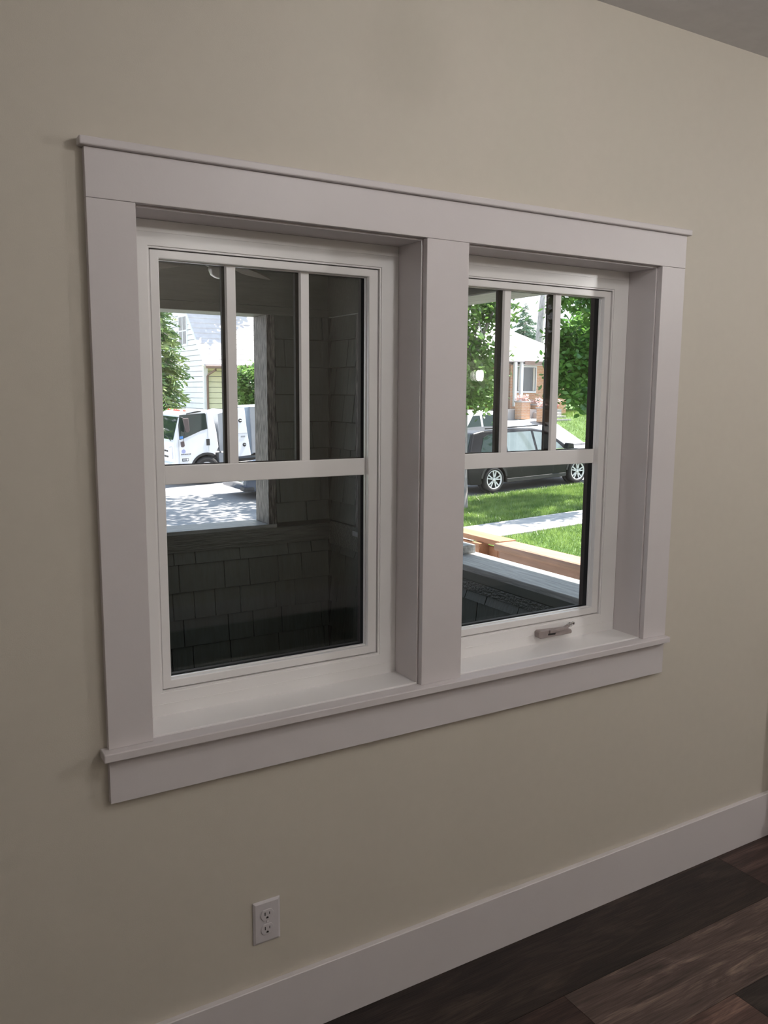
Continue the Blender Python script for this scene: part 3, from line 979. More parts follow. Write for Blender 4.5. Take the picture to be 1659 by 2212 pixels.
tree('backyard_tree', (52, 48, .6), 6, .3, [((51, 48, 4.6), (4, 3, 3.6), 1)],
     'round green tree far behind the yard tree at right', 'leafA', .3, 6000, (.5, .5, .5), 91, ncl=70)
tree('backyard_tree', (.8, 38, -.4), 6.5, .25, [((.8, 38, 4.4), (4.5, 3.0, 4.8), 1)],
     'large tree down the street, mirrored in the truck windscreen', 'leafC', .3, 6000, (.5, .5, .5), 95, ncl=70)


def conifer(name, base, height, rad, label, mat, seed, nb=240, needles=9, size=.34, droop=.35):
    t = thing(name, base, label, 'tree')
    MB().tube([base, (base[0], base[1], base[2] + height * .97)], height * .018, 8, .01).build('trunk', M['bark'], t, smooth=True)
    r = np.random.default_rng(seed)
    Q = []
    br = MB()
    for k in range(nb):
        q = r.random() ** 1.25
        z = base[2] + height * (.04 + .94 * q)
        L = (rad * (1 - q) ** .85 + .12) * r.uniform(.6, 1.12)
        a = k * 2.399 + r.normal(0, .3)
        p0 = np.array([base[0], base[1], z])
        d = np.array([math.cos(a), math.sin(a), 0.])
        dz = -droop * L * r.uniform(.5, 1.3)
        if k % 2 == 0:
            br.tube([tuple(p0), tuple(p0 + d * L * .5 + np.array([0, 0, dz * .3])), tuple(p0 + d * L + np.array([0, 0, dz]))], .02, 4, .006)
        for s in np.linspace(.25, 1.05, needles):
            c = p0 + d * L * s + np.array([0, 0, dz * s ** 1.6])
            for sg in (-1, 1, 0):
                side = np.array([-d[1], d[0], 0]) * sg
                ln = size * (1.1 - s * .5) * r.uniform(.6, 1.2) * min(1, L)
                e = c + (side * .8 + d * .6) * ln + np.array([0, 0, r.normal(-.25, .25) * ln])
                up = np.array([0, 0, 1.0]) * r.uniform(.3, 1) + d * r.normal(0, .5)
                wv = up * ln * .20
                m_ = (c + e) / 2
                Q.append([c, m_ - wv, e, m_ + wv])
    br.build('branches', M['bark'], t)['kind'] = 'stuff'
    quads_object('foliage', np.array(Q), M[mat], t)
    return t


conifer('fir_tree', (7.95, 27.4, fz(7.9, 27.4)), 6.6, 1.5, 'sunlit green fir tree left of the white house gable', 'fir', 5, nb=420, needles=9, size=.40)
conifer('spruce_tree', (39.4, 45, 1.0), 7.1, 2.2, 'distant blue spruce above the brick house roof', 'spruce', 9, nb=300, needles=7, size=.6, droop=.2)
tt = thing('bare_tree', (38.0, 42, .8), 'tall bare grey tree trunk rising behind the brick house roof', 'tree')
MB().tube([(38.0, 42, .8), (38.05, 42, 4.5), (38.3, 42, 7.5), (38.75, 42, 11)], .30, 10, .17).build('trunk', M['palebark'], tt, smooth=True)
MB().tube([(38.2, 42, 6.2), (39.2, 42.2, 8.0), (39.6, 42.4, 9.5)], .07, 6, .02).build('limb', M['palebark'], tt, smooth=True)

# ================================================================== CEDAR FENCE
cf = thing('cedar_fence', (3.42, 2.6, gz(3.4)), 'fresh cedar fence with a wide cap board beside the front lawn', 'fence')
zt = .600
MB().box(3.40, 3.56, 2.855, 7.0, zt - .038, zt).build('cap_board', M['cedar'], cf, bevel=.004)
MB().box(3.345, 3.545, .6, 2.852, zt - .062, zt - .004).build('cap_board', M['cedarold'], cf, bevel=.02)
MB().box(3.40, 3.44, .6, 2.848, zt - .20, zt - .063).build('rail', M['cedarold'], cf, bevel=.004)
yy = .65
i = 0
while yy < 6.9:
    MB().box(3.445, 3.47, yy, yy + .138, gz(3.4) + .03, zt - .064).build('fence_board', M['cedar'], cf, bevel=.002)
    yy += .142
for yp in (.8, 2.72, 3.03, 4.9, 6.8):
    MB().box(3.355, 3.4445, yp, yp + .09, gz(3.4) - .1, zt - .21 if yp < 2.85 else zt - .039).build('post', M['cedar'], cf, bevel=.003)

# ================================================================== VEHICLES
def wheel(parent, x, z, y0, y1, r, rim, spokes, mat, side=-1):
    """y0 is the outer face; authored in the parent's own coordinates"""
    w = y1 - y0
    ty = MB().lathe([(rim, y0 + .03), (rim + .01, y0 + .005), (r - .03, y0), (r, y0 + .03 * (1 if w > 0 else -1)), (r, y1 - .03 * (1 if w > 0 else -1)), (r - .03, y1), (rim, y1 - .02)],
                    (x, 0, z), 1, 32, False).build('tyre', M['tyre'], parent, smooth=True)
    s = 1 if w > 0 else -1
    MB().lathe([(rim * .9, y0 + .05 * s), (rim * .93, y0 + .012 * s), (rim, y0 + .008 * s), (rim + .004, y0 + .03 * s)], (x, 0, z), 1, 32, False).build('rim', mat, ty, smooth=True)
    MB().lathe([(.01, y0 + .10 * s), (rim * .93, y0 + .10 * s), (rim * .93, y0 + .11 * s), (.01, y0 + .11 * s)], (x, 0, z), 1, 24).build('brake_disc', M['darkplastic'], ty)
    if spokes:
        for k in range(spokes):
            a = 2 * math.pi * k / spokes + .2
            for da in (-.22, .22):
                b = a + da
                m = MB()
                ca, sa, cb, sb = math.cos(a), math.sin(a), math.cos(b), math.sin(b)
                q = .019
                p = []
                for yv in (y0 + .022 * s, y0 + .05 * s):
                    p += [(x + ca * .03 - sa * q, yv, z + sa * .03 + ca * q), (x + ca * .03 + sa * q, yv, z + sa * .03 - ca * q),
                          (x + cb * rim * .92 + sb * q * .6, yv, z + sb * rim * .92 - cb * q * .6), (x + cb * rim * .92 - sb * q * .6, yv, z + sb * rim * .92 + cb * q * .6)]
                m.add(p, [(0, 1, 2, 3), (7, 6, 5, 4), (0, 4, 5, 1), (1, 5, 6, 2), (2, 6, 7, 3), (3, 7, 4, 0)]).build('spoke', mat, ty)
        MB().lathe([(.005, y0 + .015 * s), (.045, y0 + .018 * s), (.05, y0 + .04 * s)], (x, 0, z), 1, 16).build('hub_cap', mat, ty, smooth=True)
    else:
        MB().lathe([(.01, y0 + .0 * s), (.07, y0 + .01 * s), (.09, y0 + .03 * s), (.14, y0 + .035 * s), (rim * .9, y0 + .05 * s), (rim * .9, y0 + .06 * s)], (x, 0, z), 1, 24).build('hub_cap', mat, ty, smooth=True)
    return ty


def arc(cx, cz, r, a0, a1, n=10):
    return [(cx + r * math.cos(math.radians(a0 + (a1 - a0) * i / n)), cz + r * math.sin(math.radians(a0 + (a1 - a0) * i / n))) for i in range(n + 1)]


def car(name, loc, rot, label, cat, paint, W, low, cabin_b, cabin_t, zb, zt, windows, wheels, r, rim, inset=.2, spokes=5, glass=('carglass',), extra=None):
    """low: lower side profile (x,z). cabin_b / cabin_t: (x rear, x front) of the glasshouse at belt and roof; near side at y=0, far side y=W"""
    t = local_thing(name, loc, label, cat, rot=rot)
    MB().prism(low, 1, 0.0, W).build('body', paint, t, bevel=.07, smooth=False, seg=3)
    (b0, b1), (t0, t1) = cabin_b, cabin_t
    roof = [(t0, zt - .05), (t0 + .12 * (t1 - t0), zt - .005), (t0 + .5 * (t1 - t0), zt + .012), (t0 + .82 * (t1 - t0), zt - .03), (t1, zt - .11)]
    n = len(roof)

    def yi(z):
        return inset * (z - zb) / (zt - zb)
    vs, fs = [], []
    side = [(b0, zb - .02)] + roof + [(b1, zb - .02)]
    for x, z in side:
        vs.append((x, .02 + max(yi(z), 0), z))
    for x, z in side:
        vs.append((x, W - .02 - max(yi(z), 0), z))
    m = len(side)
    fs = [tuple(range(m)), tuple(range(2 * m - 1, m - 1, -1))] + [(i, i + m, (i + 1) % m + m, (i + 1) % m) for i in range(m)]
    MB().add(vs, fs).build('cabin', paint, t, bevel=.05, seg=3)
    for iw, poly in enumerate(windows):
        for nside in (0, 1):
            vs = []
            for off in (-.008, .012):
                for x, z in poly:
                    yv = .02 + yi(z) + off
                    vs.append((x, yv if nside == 0 else W - yv, z))
            k = len(poly)
            MB().add(vs, [tuple(range(k)), tuple(range(2 * k - 1, k - 1, -1))] + [(i, i + k, (i + 1) % k + k, (i + 1) % k) for i in range(k)]).build('side_window', M[glass[iw % len(glass)]], t)
    # windscreen and rear window: slabs lying on the sloping ends of the cabin
    for (xa, za), (xb, zb_), nm in (((t1, zt - .11), (b1, zb - .02), 'windscreen'), ((t0, zt - .05), (b0, zb - .02), 'rear_window')):
        ra, rb = .06, .92
        sgn = 1 if nm == 'windscreen' else -1
        pa = (xa + (xb - xa) * ra, za + (zb_ - za) * ra)
        pb = (xa + (xb - xa) * rb, za + (zb_ - za) * rb)
        ya, yb = .10 + yi(pa[1]), .12 + max(yi(pb[1]), 0)
        vs = []
        for o_ in (.012, -.02):
            vs += [(pa[0] + o_ * sgn, ya, pa[1] + o_ * .5), (pa[0] + o_ * sgn, W - ya, pa[1] + o_ * .5), (pb[0] + o_ * sgn, W - yb, pb[1] + o_ * .5), (pb[0] + o_ * sgn, yb, pb[1] + o_ * .5)]
        MB().add(vs, [(0, 1, 2, 3), (7, 6, 5, 4), (0, 4, 5, 1), (1, 5, 6, 2), (2, 6, 7, 3), (3, 7, 4, 0)]).build(nm, M['carglass'], t)
    for wx in wheels:
        wheel(t, wx, r, -.015, .21, r, rim, spokes, M['alloy'])
        wheel(t, wx, r, W + .015, W - .21, r, rim, spokes, M['alloy'])
    if extra:
        extra(t)
    return t


# black suv: origin on the ground under its near rear wheel, driving +x
def suv_extra(t):
    W = 1.86
    MB().box(-.52, 2.66, -.006, .01, .985, 1.003).build('belt_moulding', M['chrome'], t)
    for cx in (0, 2.94):
        vs = arc(cx, .33, .445, 8, 172, 14) + arc(cx, .33, .385, 172, 8, 14)
        MB().prism(vs, 1, -.012, .03).build('arch_trim', M['darkplastic'], t)
        MB().lathe([(.01, .19), (.385, .19), (.385, .26), (.01, .26)], (cx, 0, .34), 1, 24).build('wheel_well', M['darkplastic'], t)
    MB().box(.42, 2.50, -.012, .02, .22, .32).build('sill_trim', M['darkplastic'], t, bevel=.01)
    for dx in (.62, 1.72):
        MB().box(dx, dx + .20, -.022, .0, .86, .885).build('door_handle', M['carblack'], t, bevel=.006)
        MB().box(dx + .30, dx + .308, -.003, .01, .35, .95).build('door_seam', M['darkplastic'], t)
    mb = MB()
    mb.prism([(2.36, .99), (2.62, .99), (2.60, 1.12), (2.42, 1.15)], 1, -.20, -.03)
    mb.build('mirror', M['carblack'], t, bevel=.02)
    MB().prism([(-.84, .86), (-.55, .90), (-.50, 1.0), (-.82, 1.02)], 1, -.004, .02).build('tail_light', M['redlens'], t)
    MB().prism([(3.58, .68), (3.80, .64), (3.76, .76), (3.50, .80)], 1, -.004, .02).build('headlight', M['lens'], t)
    MB().box(-.1, 1.7, .24, .27, 1.63, 1.66).build('roof_rail', M['carblack'], t)


SUVR = (0, -math.atan(.037), 0)
low = [(-.86, .42), (-.80, .24), (-.44, .22)] + arc(0, .33, .40, 195, -15, 12) + [(.5, .20), (2.45, .20)] + arc(2.94, .33, .40, 195, -15, 12) + \
      [(3.45, .22), (3.82, .26), (3.88, .50), (3.80, .72), (3.45, .88), (2.95, .955), (2.60, .985), (-.60, 1.02), (-.84, .95), (-.88, .70)]
car('black_suv', (13.345, 15.36, -.915), SUVR, 'black suv with silver ten spoke wheels parked at the near curb', 'car', M['carblack'], 1.86, low,
    (-.82, 2.72), (-.52, 1.98), .99, 1.60,
    [[(-.42, 1.03), (.40, 1.02), (.42, 1.50), (-.02, 1.50), (-.22, 1.42)], [(.48, 1.02), (1.42, 1.01), (1.40, 1.51), (.50, 1.51)],
     [(1.50, 1.01), (2.42, 1.0), (2.02, 1.36), (1.72, 1.47), (1.48, 1.50)]], [0, 2.94], .325, .245, inset=.22, extra=suv_extra, glass=('carglass', 'carglasslight', 'carglasslight'))


# dark blue sedan facing left, only its front corner shows beside the post
def sedan_extra(t):
    MB().prism([(-.02, .62), (.42, .72), (.40, .80), (.12, .76)], 1, -.006, .05).build('headlight', M['lens'], t)
    MB().box(-.10, .20, -.02, .30, .25, .36).build('bumper_lip', M['darkplastic'], t, bevel=.03)
    MB().box(-.09, .02, .10, 1.7, .44, .50).build('bumper_moulding', M['chrome'], t, bevel=.01)


low = [(-.08, .42), (-.02, .24), (.48, .20)] + arc(.92, .31, .37, 195, -15, 12)[0:] + [(1.4, .19), (3.1, .19)] + arc(3.6, .31, .37, 195, -15, 12) + \
      [(4.1, .22), (4.5, .30), (4.55, .7), (4.5, .95), (3.9, 1.0), (1.35, .96), (.55, .84), (.08, .72), (-.06, .60)]
car('blue_sedan', (7.78, 18.6, gz(7.8) - .06), (0, -math.atan(.04), 0), 'dark blue car whose front corner shows beside the porch post', 'car', M['carblue'], 1.8, low,
    (1.25, 4.0), (2.0, 3.3), .95, 1.42, [[(1.55, .99), (2.5, .99), (2.5, 1.32), (2.1, 1.32)], [(2.6, .99), (3.7, 1.0), (3.3, 1.30), (2.6, 1.33)]], [.92, 3.6], .31, .22, extra=sedan_extra)

# white pickup at the far curb, behind the street tree
def pickup_extra(t):
    MB().box(2.25, 3.95, .03, .10, .95, 1.12).build('bed_side', M['carwhite'], t, bevel=.02)
    MB().box(2.25, 3.95, 1.76, 1.83, .95, 1.12).build('bed_side', M['carwhite'], t, bevel=.02)
    MB().box(3.9, 3.97, .10, 1.76, .70, 1.12).build('tailgate', M['carwhite'], t, bevel=.02)


low = [(-.9, .45), (-.85, .30), (-.45, .28)] + arc(0, .36, .42, 195, -15, 10) + [(.5, .30), (2.7, .30)] + arc(3.15, .36, .42, 195, -15, 10) + \
      [(3.65, .32), (3.98, .36), (4.0, .95), (.1, 1.0), (-.75, .92), (-.92, .7)]
car('white_pickup', (16.75, 21.6, gz(17.6) - .06), (0, -math.atan(.04), 0), 'white pickup truck at the far curb behind the street tree', 'car', M['carwhite'], 1.86, low,
    (-.15, 2.25), (.65, 1.9), .98, 1.78, [[(.25, 1.05), (1.05, 1.05), (1.05, 1.62), (.75, 1.62)], [(1.15, 1.05), (1.85, 1.05), (1.70, 1.62), (1.15, 1.64)]], [0, 3.15], .36, .22, extra=pickup_extra)

# white cab over utility truck across the street, facing left (-x). origin under its near front wheel
TK = (8.165, 22.8, gz(8.165) - .06 + .055)
tk = local_thing('utility_truck', TK, 'white cab over utility truck with grey steel body facing left across the street', 'truck', rot=(0, -math.atan(.04), 0))
TW = 2.0
cab = [(-.98, .50), (-.99, 1.28), (-.74, 2.08), (-.60, 2.17), (-.3, 2.205), (.12, 2.205), (.22, 2.15), (.27, 2.0), (.36, 1.55), (.40, 1.06), (.36, .98)] + \
      arc(0, .40, .50, 62, 190, 12) + [(-.56, .42), (-.97, .42)]
MB().prism(cab, 1, 0, TW).build('cab', M['carwhite'], tk, bevel=.05, seg=3)
win = [(-.745, 2.075), (.01, 2.095), (.045, 2.06), (.07, 1.65), (-.143, 1.60), (-.378, 1.51), (-.664, 1.396), (-.793, 1.365), (-.80, 1.797)]
for yv in (-.006, TW - .006):
    MB().prism(win, 1, yv, yv + .012).build('side_window', M['carglass'], tk)
MB().prism([(x * 1.0 - (.014 if x < -.5 else -.012), z + (.014 if z > 1.8 else -.014)) for x, z in win], 1, -.004, .0).build('window_seal', M['darkplastic'], tk)
# windscreen on the raked front
fx = lambda z: -.99 + (z - 1.28) * (.25 / .80)
vs = []
for o_ in (-.012, .02):
    vs += [(fx(1.36) + o_, .10, 1.36), (fx(1.36) + o_, TW - .10, 1.36), (fx(2.03) + o_, TW - .16, 2.03), (fx(2.03) + o_, .14, 2.03)]
MB().add(vs, [(0, 1, 2, 3), (7, 6, 5, 4), (0, 4, 5, 1), (1, 5, 6, 2), (2, 6, 7, 3), (3, 7, 4, 0)]).build('windscreen', M['carglass'], tk)
MB().tube([(fx(1.33) - .03, .25, 1.33), (fx(1.45) - .03, .60, 1.42), (fx(1.55) - .03, 1.0, 1.46)], .012, 6).build('wiper', M['darkplastic'], tk)
hl_o = MB().hexa([(-1.015, .16, .78), (-.97, .16, .78), (-.97, .58, .78), (-1.015, .52, .78), (-1.015, .16, 1.14), (-.97, .16, 1.20), (-.97, .50, 1.16), (-1.015, .44, 1.10)]).build('headlight', M['lens'], tk, bevel=.01)
MB().hexa([(-1.015, TW - .58, .78), (-.97, TW - .58, .78), (-.97, TW - .16, .78), (-1.015, TW - .16, .78), (-1.015, TW - .50, 1.10), (-.97, TW - .50, 1.16), (-.97, TW - .16, 1.20), (-1.015, TW - .16, 1.14)]).build('headlight', M['lens'], tk, bevel=.01)
for zz in (.80, .97):
    for ya, yb in ((.64, .80), (.86, 1.14), (1.2, 1.36)):
        MB().box(-1.006, -.97, ya, yb, zz, zz + .05).build('grille_slot', M['darkplastic'], tk)
MB().box(-1.09, -.95, -.01, TW + .01, .40, .66).build('bumper', M['carwhite'], tk, bevel=.03)
for i, yv in enumerate((.22, .80, 1.0, 1.2, 1.78)):
    MB().lathe([(.05, 0), (.045, .03), (.02, .05), (.002, .055)], (-.52, yv, 2.185), 2, 12).build('marker_lamp', M['redlens'], tk, smooth=True)
# door lines, handle, lamp, badge and small lettering marks
MB().box(.085, .092, -.004, .004, .95, 2.12).build('door_seam', M['greysteel'], tk)
MB().prism([(-.84, .52), (-.832, .52), (-.832, 1.36), (-.84, 1.36)], 1, -.004, .004).build('door_seam', M['greysteel'], tk)
MB().box(.02, .13, -.010, .004, 1.13, 1.33).build('door_handle', M['darkplastic'], tk, bevel=.012)
ml = MB().box(-.76, -.56, -.010, .004, .70, .79).build('side_lamp', M['darkplastic'], tk, bevel=.012)
MB().box(-.745, -.64, -.014, -.008, .715, .775).build('lamp_lens', M['greysteel'], ml)
MB().box(-.63, -.575, -.014, -.008, .715, .775).build('lamp_lens', M['lens'], ml)
MB().lathe([(.002, -.004), (.062, -.004), (.062, .002), (.002, .002)], (-.70, 0, 1.00), 1, 20).build('door_badge', M['badge'], tk)
xx = -.78
for i in range(10):
    wd_ = (.035, .02, .03, .022, .034, .012, .03, .012, .02, .034)[i]
    MB().box(xx, xx + wd_ - .004, -.003, .003, .895 + (.008 if i in (5, 7) else 0), .925).build('lettering', M['darkplastic'], tk)
    xx += wd_ + .006
# wheel arch trim and wheel
MB().prism(arc(0, .40, .52, 60, 178, 14) + arc(0, .40, .455, 178, 60, 14), 1, -.015, .05).build('arch_trim', M['darkplastic'], tk)
MB().lathe([(.01, .245), (.46, .245), (.46, .4), (.01, .4)], (0, 0, .42), 1, 24).build('wheel_well', M['darkplastic'], tk)
wheel(tk, 0, .40, .0, .24, .40, .23, 0, M['steelwheel'])
wheel(tk, 0, .40, TW, TW - .24, .40, .23, 0, M['steelwheel'])
wheel(tk, 3.0, .40, .0, .45, .40, .23, 0, M['steelwheel'])
wheel(tk, 3.0, .40, TW, TW - .45, .40, .23, 0, M['steelwheel'])
# mirrors
MB().prism([(-.735, 2.0), (-.56, 2.0), (-.545, 1.62), (-.60, 1.56), (-.67, 1.60)], 1, -.24, -.17).build('mirror', M['mirrorback'], tk, bevel=.02)
MB().tube([(-.80, .0, 2.02), (-.80, -.2, 2.04), (-.68, -.205, 1.98), (-.70, -.205, 1.55), (-.76, -.10, 1.22)], .013, 6).build('mirror_arm', M['darkplastic'], tk)
MB().prism([(-.81, 1.30), (-.70, 1.32), (-.69, 1.17), (-.75, 1.13), (-.80, 1.15)], 1, -.14, -.08).build('lower_mirror', M['mirrorback'], tk, bevel=.015)
MB().box(-.795, -.69, -.012, .004, 1.385, 1.455).build('window_sticker', M['sticker'], tk)
MB().prism([(-.55, 2.10), (-.10, 2.155), (-.10, 2.185), (-.18, 2.19), (-.55, 2.125)], 1, -.03, -.008).build('window_visor', M['darkplastic'], tk)
# frame, tanks and the grey steel body
MB().box(.3, 3.9, .45, .60, .52, .70).build('frame_rail', M['darkplastic'], tk)
MB().box(.3, 3.9, 1.40, 1.55, .52, .70).build('frame_rail', M['darkplastic'], tk)
MB().box(.44, .60, .12, .45, .55, .86).build('step_bracket', M['greysteel'], tk, bevel=.01)
MB().tube([(.40, .2, 1.0), (.52, .2, .9), (.5, .2, .7), (.62, .2, .6)], .03, 6).build('hose', M['greysteel'], tk)
MB().prism([(.47, .92), (.47, 2.06), (.95, 2.17), (.95, .92)], 1, .10, TW - .05).build('headboard', M['greysteel'], tk)
tb = MB().prism([(.951, .72), (.951, 2.19), (1.30, 2.20), (1.345, 1.5), (1.44, .74)], 1, -.02, .40).build('toolbox', M['carwhite'], tk, bevel=.012)
MB().box(.96, 1.36, -.024, -.018, 1.43, 1.442).build('lid_seam', M['greysteel'], tb)
for lx, lz in ((1.135, 1.83), (1.235, 1.08)):
    MB().lathe([(.002, -.03), (.055, -.03), (.062, -.02), (.062, .0)], (lx, 0, lz), 1, 18).build('latch', M['darkplastic'], tb)
    MB().box(lx - .03, lx + .035, -.056, -.030, lz - .012, lz + .016).build('latch_handle', M['chrome'], tb)
MB().box(1.13, 1.27, -.026, -.018, 1.31, 1.36).build('name_plate', M['greysteel'], tb)
MB().prism([(1.30, 2.22), (1.50, 2.24), (1.58, .78), (1.44, .74), (1.36, 1.5)], 1, .08, TW - .05).build('dump_body', M['bluegrey'], tk, bevel=.01)
MB().prism([(1.50, .80), (1.50, 2.24), (3.9, 2.24), (3.9, .80)], 1, .0, TW - .02).build('dump_body', M['greysteel'], tk, bevel=.01)
MB().box(1.0, 3.9, -.02, .03, .66, .72).build('body_rail', M['chrome'], tk)

# ================================================================== HOUSES
# white house with a steep roof: gable end faces -x, eave and shade-tinted wall face the street
h1 = thing('white_house', (14.0, 36.0, fz(12, 34)), 'white house with lap siding, steep pale roof and brown gutter across the street', 'house')
HX, HYN, HE = 11.85, 33.58, 2.75           # gable end plane, near corner, eave height
slope = (5.169 - 2.772) / (35.447 - 33.043)
HYR = 38.2                                  # ridge
HZR = 2.772 + slope * (HYR - 33.043)
zg = fz(12, 34) - .3


def gable_y(z):
    """near edge of the gable wall at height z"""
    return HYN if z < HE - .05 else max(HYN, 33.043 + (z - 2.772) / slope + .12)


bz = zg
lap = .232
while bz < HZR - .3:
    y0a, y0b = gable_y(bz), gable_y(bz + lap)
    y1a, y1b = 2 * HYR - y0a, 2 * HYR - y0b
    if y1b > y0b + .05:
        bg = bz + .022
        MB().hexa([(HX - .028, y0a, bg), (HX + .02, y0a, bg), (HX + .02, y1a, bg), (HX - .028, y1a, bg),
                   (HX - .004, y0b, bz + lap), (HX + .02, y0b, bz + lap), (HX + .02, y1b, bz + lap), (HX - .004, y1b, bz + lap)]).build('siding_board', M['white_siding'], h1)
    bz += lap
MB().prism([(HYN + .05, zg), (HYN + .05, HE), (HYR, HZR - .2), (2 * HYR - HYN - .05, HE), (2 * HYR - HYN - .05, zg)], 0, HX + .02, 19.0).build('wall', M['greysteel'], h1)  # grey backing in the lap gaps paints the shadow lines under the boards
bz = zg
while bz < HE - .1:
    bg = bz + .022
    MB().hexa([(HX + .16, HYN + .0, bg), (19.0, HYN + .0, bg), (19.0, HYN + .05, bg), (HX + .16, HYN + .05, bg),
               (HX + .16, HYN + .026, bz + lap), (19.0, HYN + .026, bz + lap), (19.0, HYN + .05, bz + lap), (HX + .16, HYN + .05, bz + lap)]).build('siding_board', M['shade_tint_siding'], h1)
    bz += lap
MB().box(HX - .04, HX + .15, HYN - .03, HYN + .12, zg, HE - .02).build('corner_board', M['white_siding'], h1)
# roof: overhanging slab on the street side, with courses of shingles as thin steps
ov = 33.043
dy = (HYR - ov)
nrow = 22
for i in range(nrow):
    a, b = i / nrow, (i + 1) / nrow
    ya, yb_ = ov + dy * a, ov + dy * b
    za, zb2 = 2.70 + (HZR - 2.80) * a, 2.70 + (HZR - 2.80) * b
    MB().hexa([(HX - .16, ya, za), (19.6, ya, za), (19.6, yb_, zb2), (HX - .16, yb_, zb2),
               (HX - .16, ya, za + .085), (19.6, ya, za + .085), (19.6, yb_, zb2 + .05), (HX - .16, yb_, zb2 + .05)]).build('shingle_course', M['roofwhite'], h1)
MB().prism([(HYR, HZR - .05), (HYR, HZR + .06), (2 * HYR - ov, 2.88), (2 * HYR - ov, 2.77)], 0, HX - .16, 19.6).build('roof', M['roofwhite'], h1)
MB().prism([(ov, 2.68), (ov, 2.79), (HYR, HZR - .01), (HYR, HZR - .16)], 0, HX - .19, HX - .14).build('rake_board', M['white_siding'], h1)
MB().box(HX - .12, 15.6, ov - .10, ov + .02, 2.60, 2.72).build('gutter', M['gutter'], h1, bevel=.02)
MB().box(HX - .1, 19.6, ov + .02, HYN + .04, 2.70, 2.74).build('soffit', M['shade_tint_siding'], h1)
MB().tube([(12.17, ov - .04, 2.61), (12.17, ov - .02, 2.54), (11.99, HYN - .14, 2.36), (11.965, HYN - .08, 2.28), (11.965, HYN - .08, zg + .1)], .05, 8).build('downspout', M['gutter'], h1)
# gable window (in the x plane)
wz0, wz1, wy0, wy1 = 3.76, 4.97, 35.80, 36.80
gw = MB().box(HX - .05, HX + .0, wy0 - .10, wy1 + .10, wz0 - .10, wz1 + .10).build('window', M['white_siding'], h1)
for ya, yb_ in ((wy0, (wy0 + wy1) / 2 - .05), ((wy0 + wy1) / 2 + .05, wy1)):
    for za, zb2 in ((wz0, wz0 + .56), (wz0 + .62, wz1)):
        MB().box(HX - .056, HX - .045, ya, yb_, za, zb2).build('pane', M['housewin'], gw)

# brick house: low hip roof, brown fascia, picture window, white porch columns
h2 = thing('brick_house', (25.5, 30, fz(25, 29)), 'brick house with pale hip roof, brown fascia and white porch columns', 'house')
z2 = fz(24.5, 29)
MB().box(24.45, 27.9, 28.3, 36.0, z2 - .2, 2.98).build('wall', M['brick'], h2)
MB().box(20.6, 24.46, 30.2, 36.0, z2 - .2, 2.98).build('wall', M['brick'], h2)
ex0, ex1, ey0, ey1, ez = 20.9, 28.35, 27.35, 36.6, 3.03
rz = 5.15
MB().add([(ex0, ey0, ez), (ex1, ey0, ez), (ex1, ey1, ez), (ex0, ey1, ez), (ex0, ey0, ez + .05), (ex1, ey0, ez + .05), (ex1, ey1, ez + .05), (ex0, ey1, ez + .05),
          (25.45 + .2, 31.5, rz - .28), (26.55, 31.5, rz - .28)],
         [(0, 3, 2, 1), (0, 1, 5, 4), (1, 2, 6, 5), (2, 3, 7, 6), (3, 0, 4, 7), (4, 5, 9, 8), (5, 6, 9), (6, 7, 8, 9), (7, 4, 8)]).build('roof', M['roofwhite'], h2)
MB().box(24.45, ex1 + .01, ey0 - .05, ey0, 2.90, 3.06).build('fascia', M['gutter'], h2)
MB().box(24.45, ex1 - .02, ey0, 28.3, 2.90, 2.93).build('soffit', M['white_siding'], h2)
fw = MB().box(24.58, 25.95, 28.24, 28.31, 1.66, 2.88).build('window', M['white_siding'], h2)
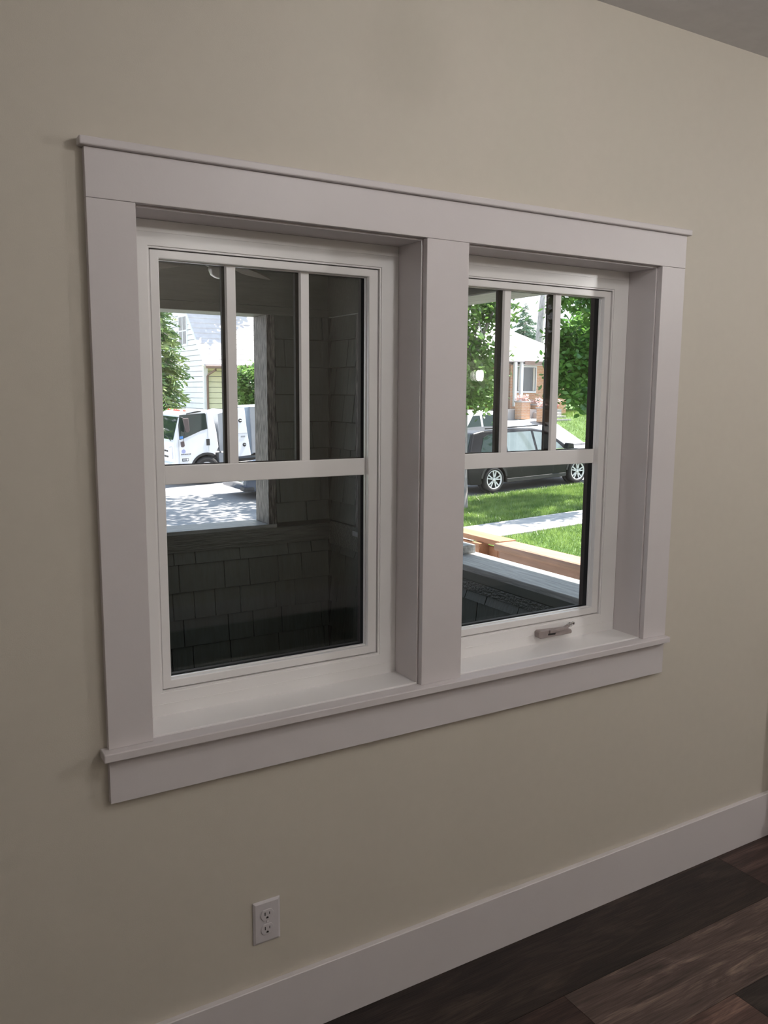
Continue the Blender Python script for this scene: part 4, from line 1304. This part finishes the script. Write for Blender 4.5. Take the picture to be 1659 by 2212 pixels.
MB().box(24.64, 25.89, 28.22, 28.245, 1.74, 2.82).build('pane', M['housewin'], fw)
for xa in (24.66, 24.83, 24.98, 25.70):
    MB().box(xa, xa + .12, 28.205, 28.222, 1.76, 2.80).build('curtain', M['curtain'], fw)
for cx in (24.0, 24.36):
    c = MB().box(cx, cx + .13, 27.45, 27.58, z2 + .55, 3.02).build('column', M['white_siding'], h2, bevel=.01)
MB().box(23.2, 26.6, 27.2, 28.25, z2 - .1, z2 + .42).build('porch_slab', M['concrete'], h2)
for i in range(3):
    MB().box(24.9, 26.3, 27.2 - .32 * (i + 1), 27.2 - .32 * i, z2 - .1, z2 + .42 - .14 * (i + 1)).build('step', M['concrete'], h2, bevel=.01)
for nm, px0, px1, py, ztop, lab in (('brick_planter', 23.80, 24.28, 26.95, 1.30, 'orange brick planter by the porch columns of the brick house'),
                                    ('brick_planter', 24.36, 24.80, 26.15, 1.05, 'orange brick planter in front, beside the concrete steps'),
                                    ('brick_planter', 25.1, 25.7, 27.4, 1.16, 'orange brick planter under the picture window')):
    t = thing(nm, ((px0 + px1) / 2, py, z2), lab, 'planter', 'brick planters at the brick house')
    MB().box(px0, px1, py - .25, py + .2, z2 - .1 if ztop < 1.1 else z2, ztop - .06).build('box', M['brick'], t)
    MB().box(px0 - .04, px1 + .04, py - .29, py + .24, ztop - .06, ztop).build('coping', M['concrete'], t, bevel=.01)
    cl = [(random.uniform(px0, px1), py + random.uniform(-.2, .15), ztop + random.uniform(.05, .22)) for _ in range(14)]
    quads_object('flowers', leaves(cl, (.06, .06, .05), 260, .06, int(px0 * 10)), M['flower'], t, nq=6)
pt = thing('flower_pot', (25.55, 26.55, z2 + .1), 'red flower pot with pale flowers on the brick house steps', 'flower pot')
MB().lathe([(.10, 0), (.17, .28), (.19, .28), (.19, .33), (.15, .33), (.13, .26)], (25.55, 26.55, z2 + .29), 2, 18).build('pot', M['pot'], pt)
quads_object('flowers', leaves([(25.55, 26.55, z2 + .72)], (.12, .12, .07), 220, .08, 77), M['flower'], pt, nq=6)
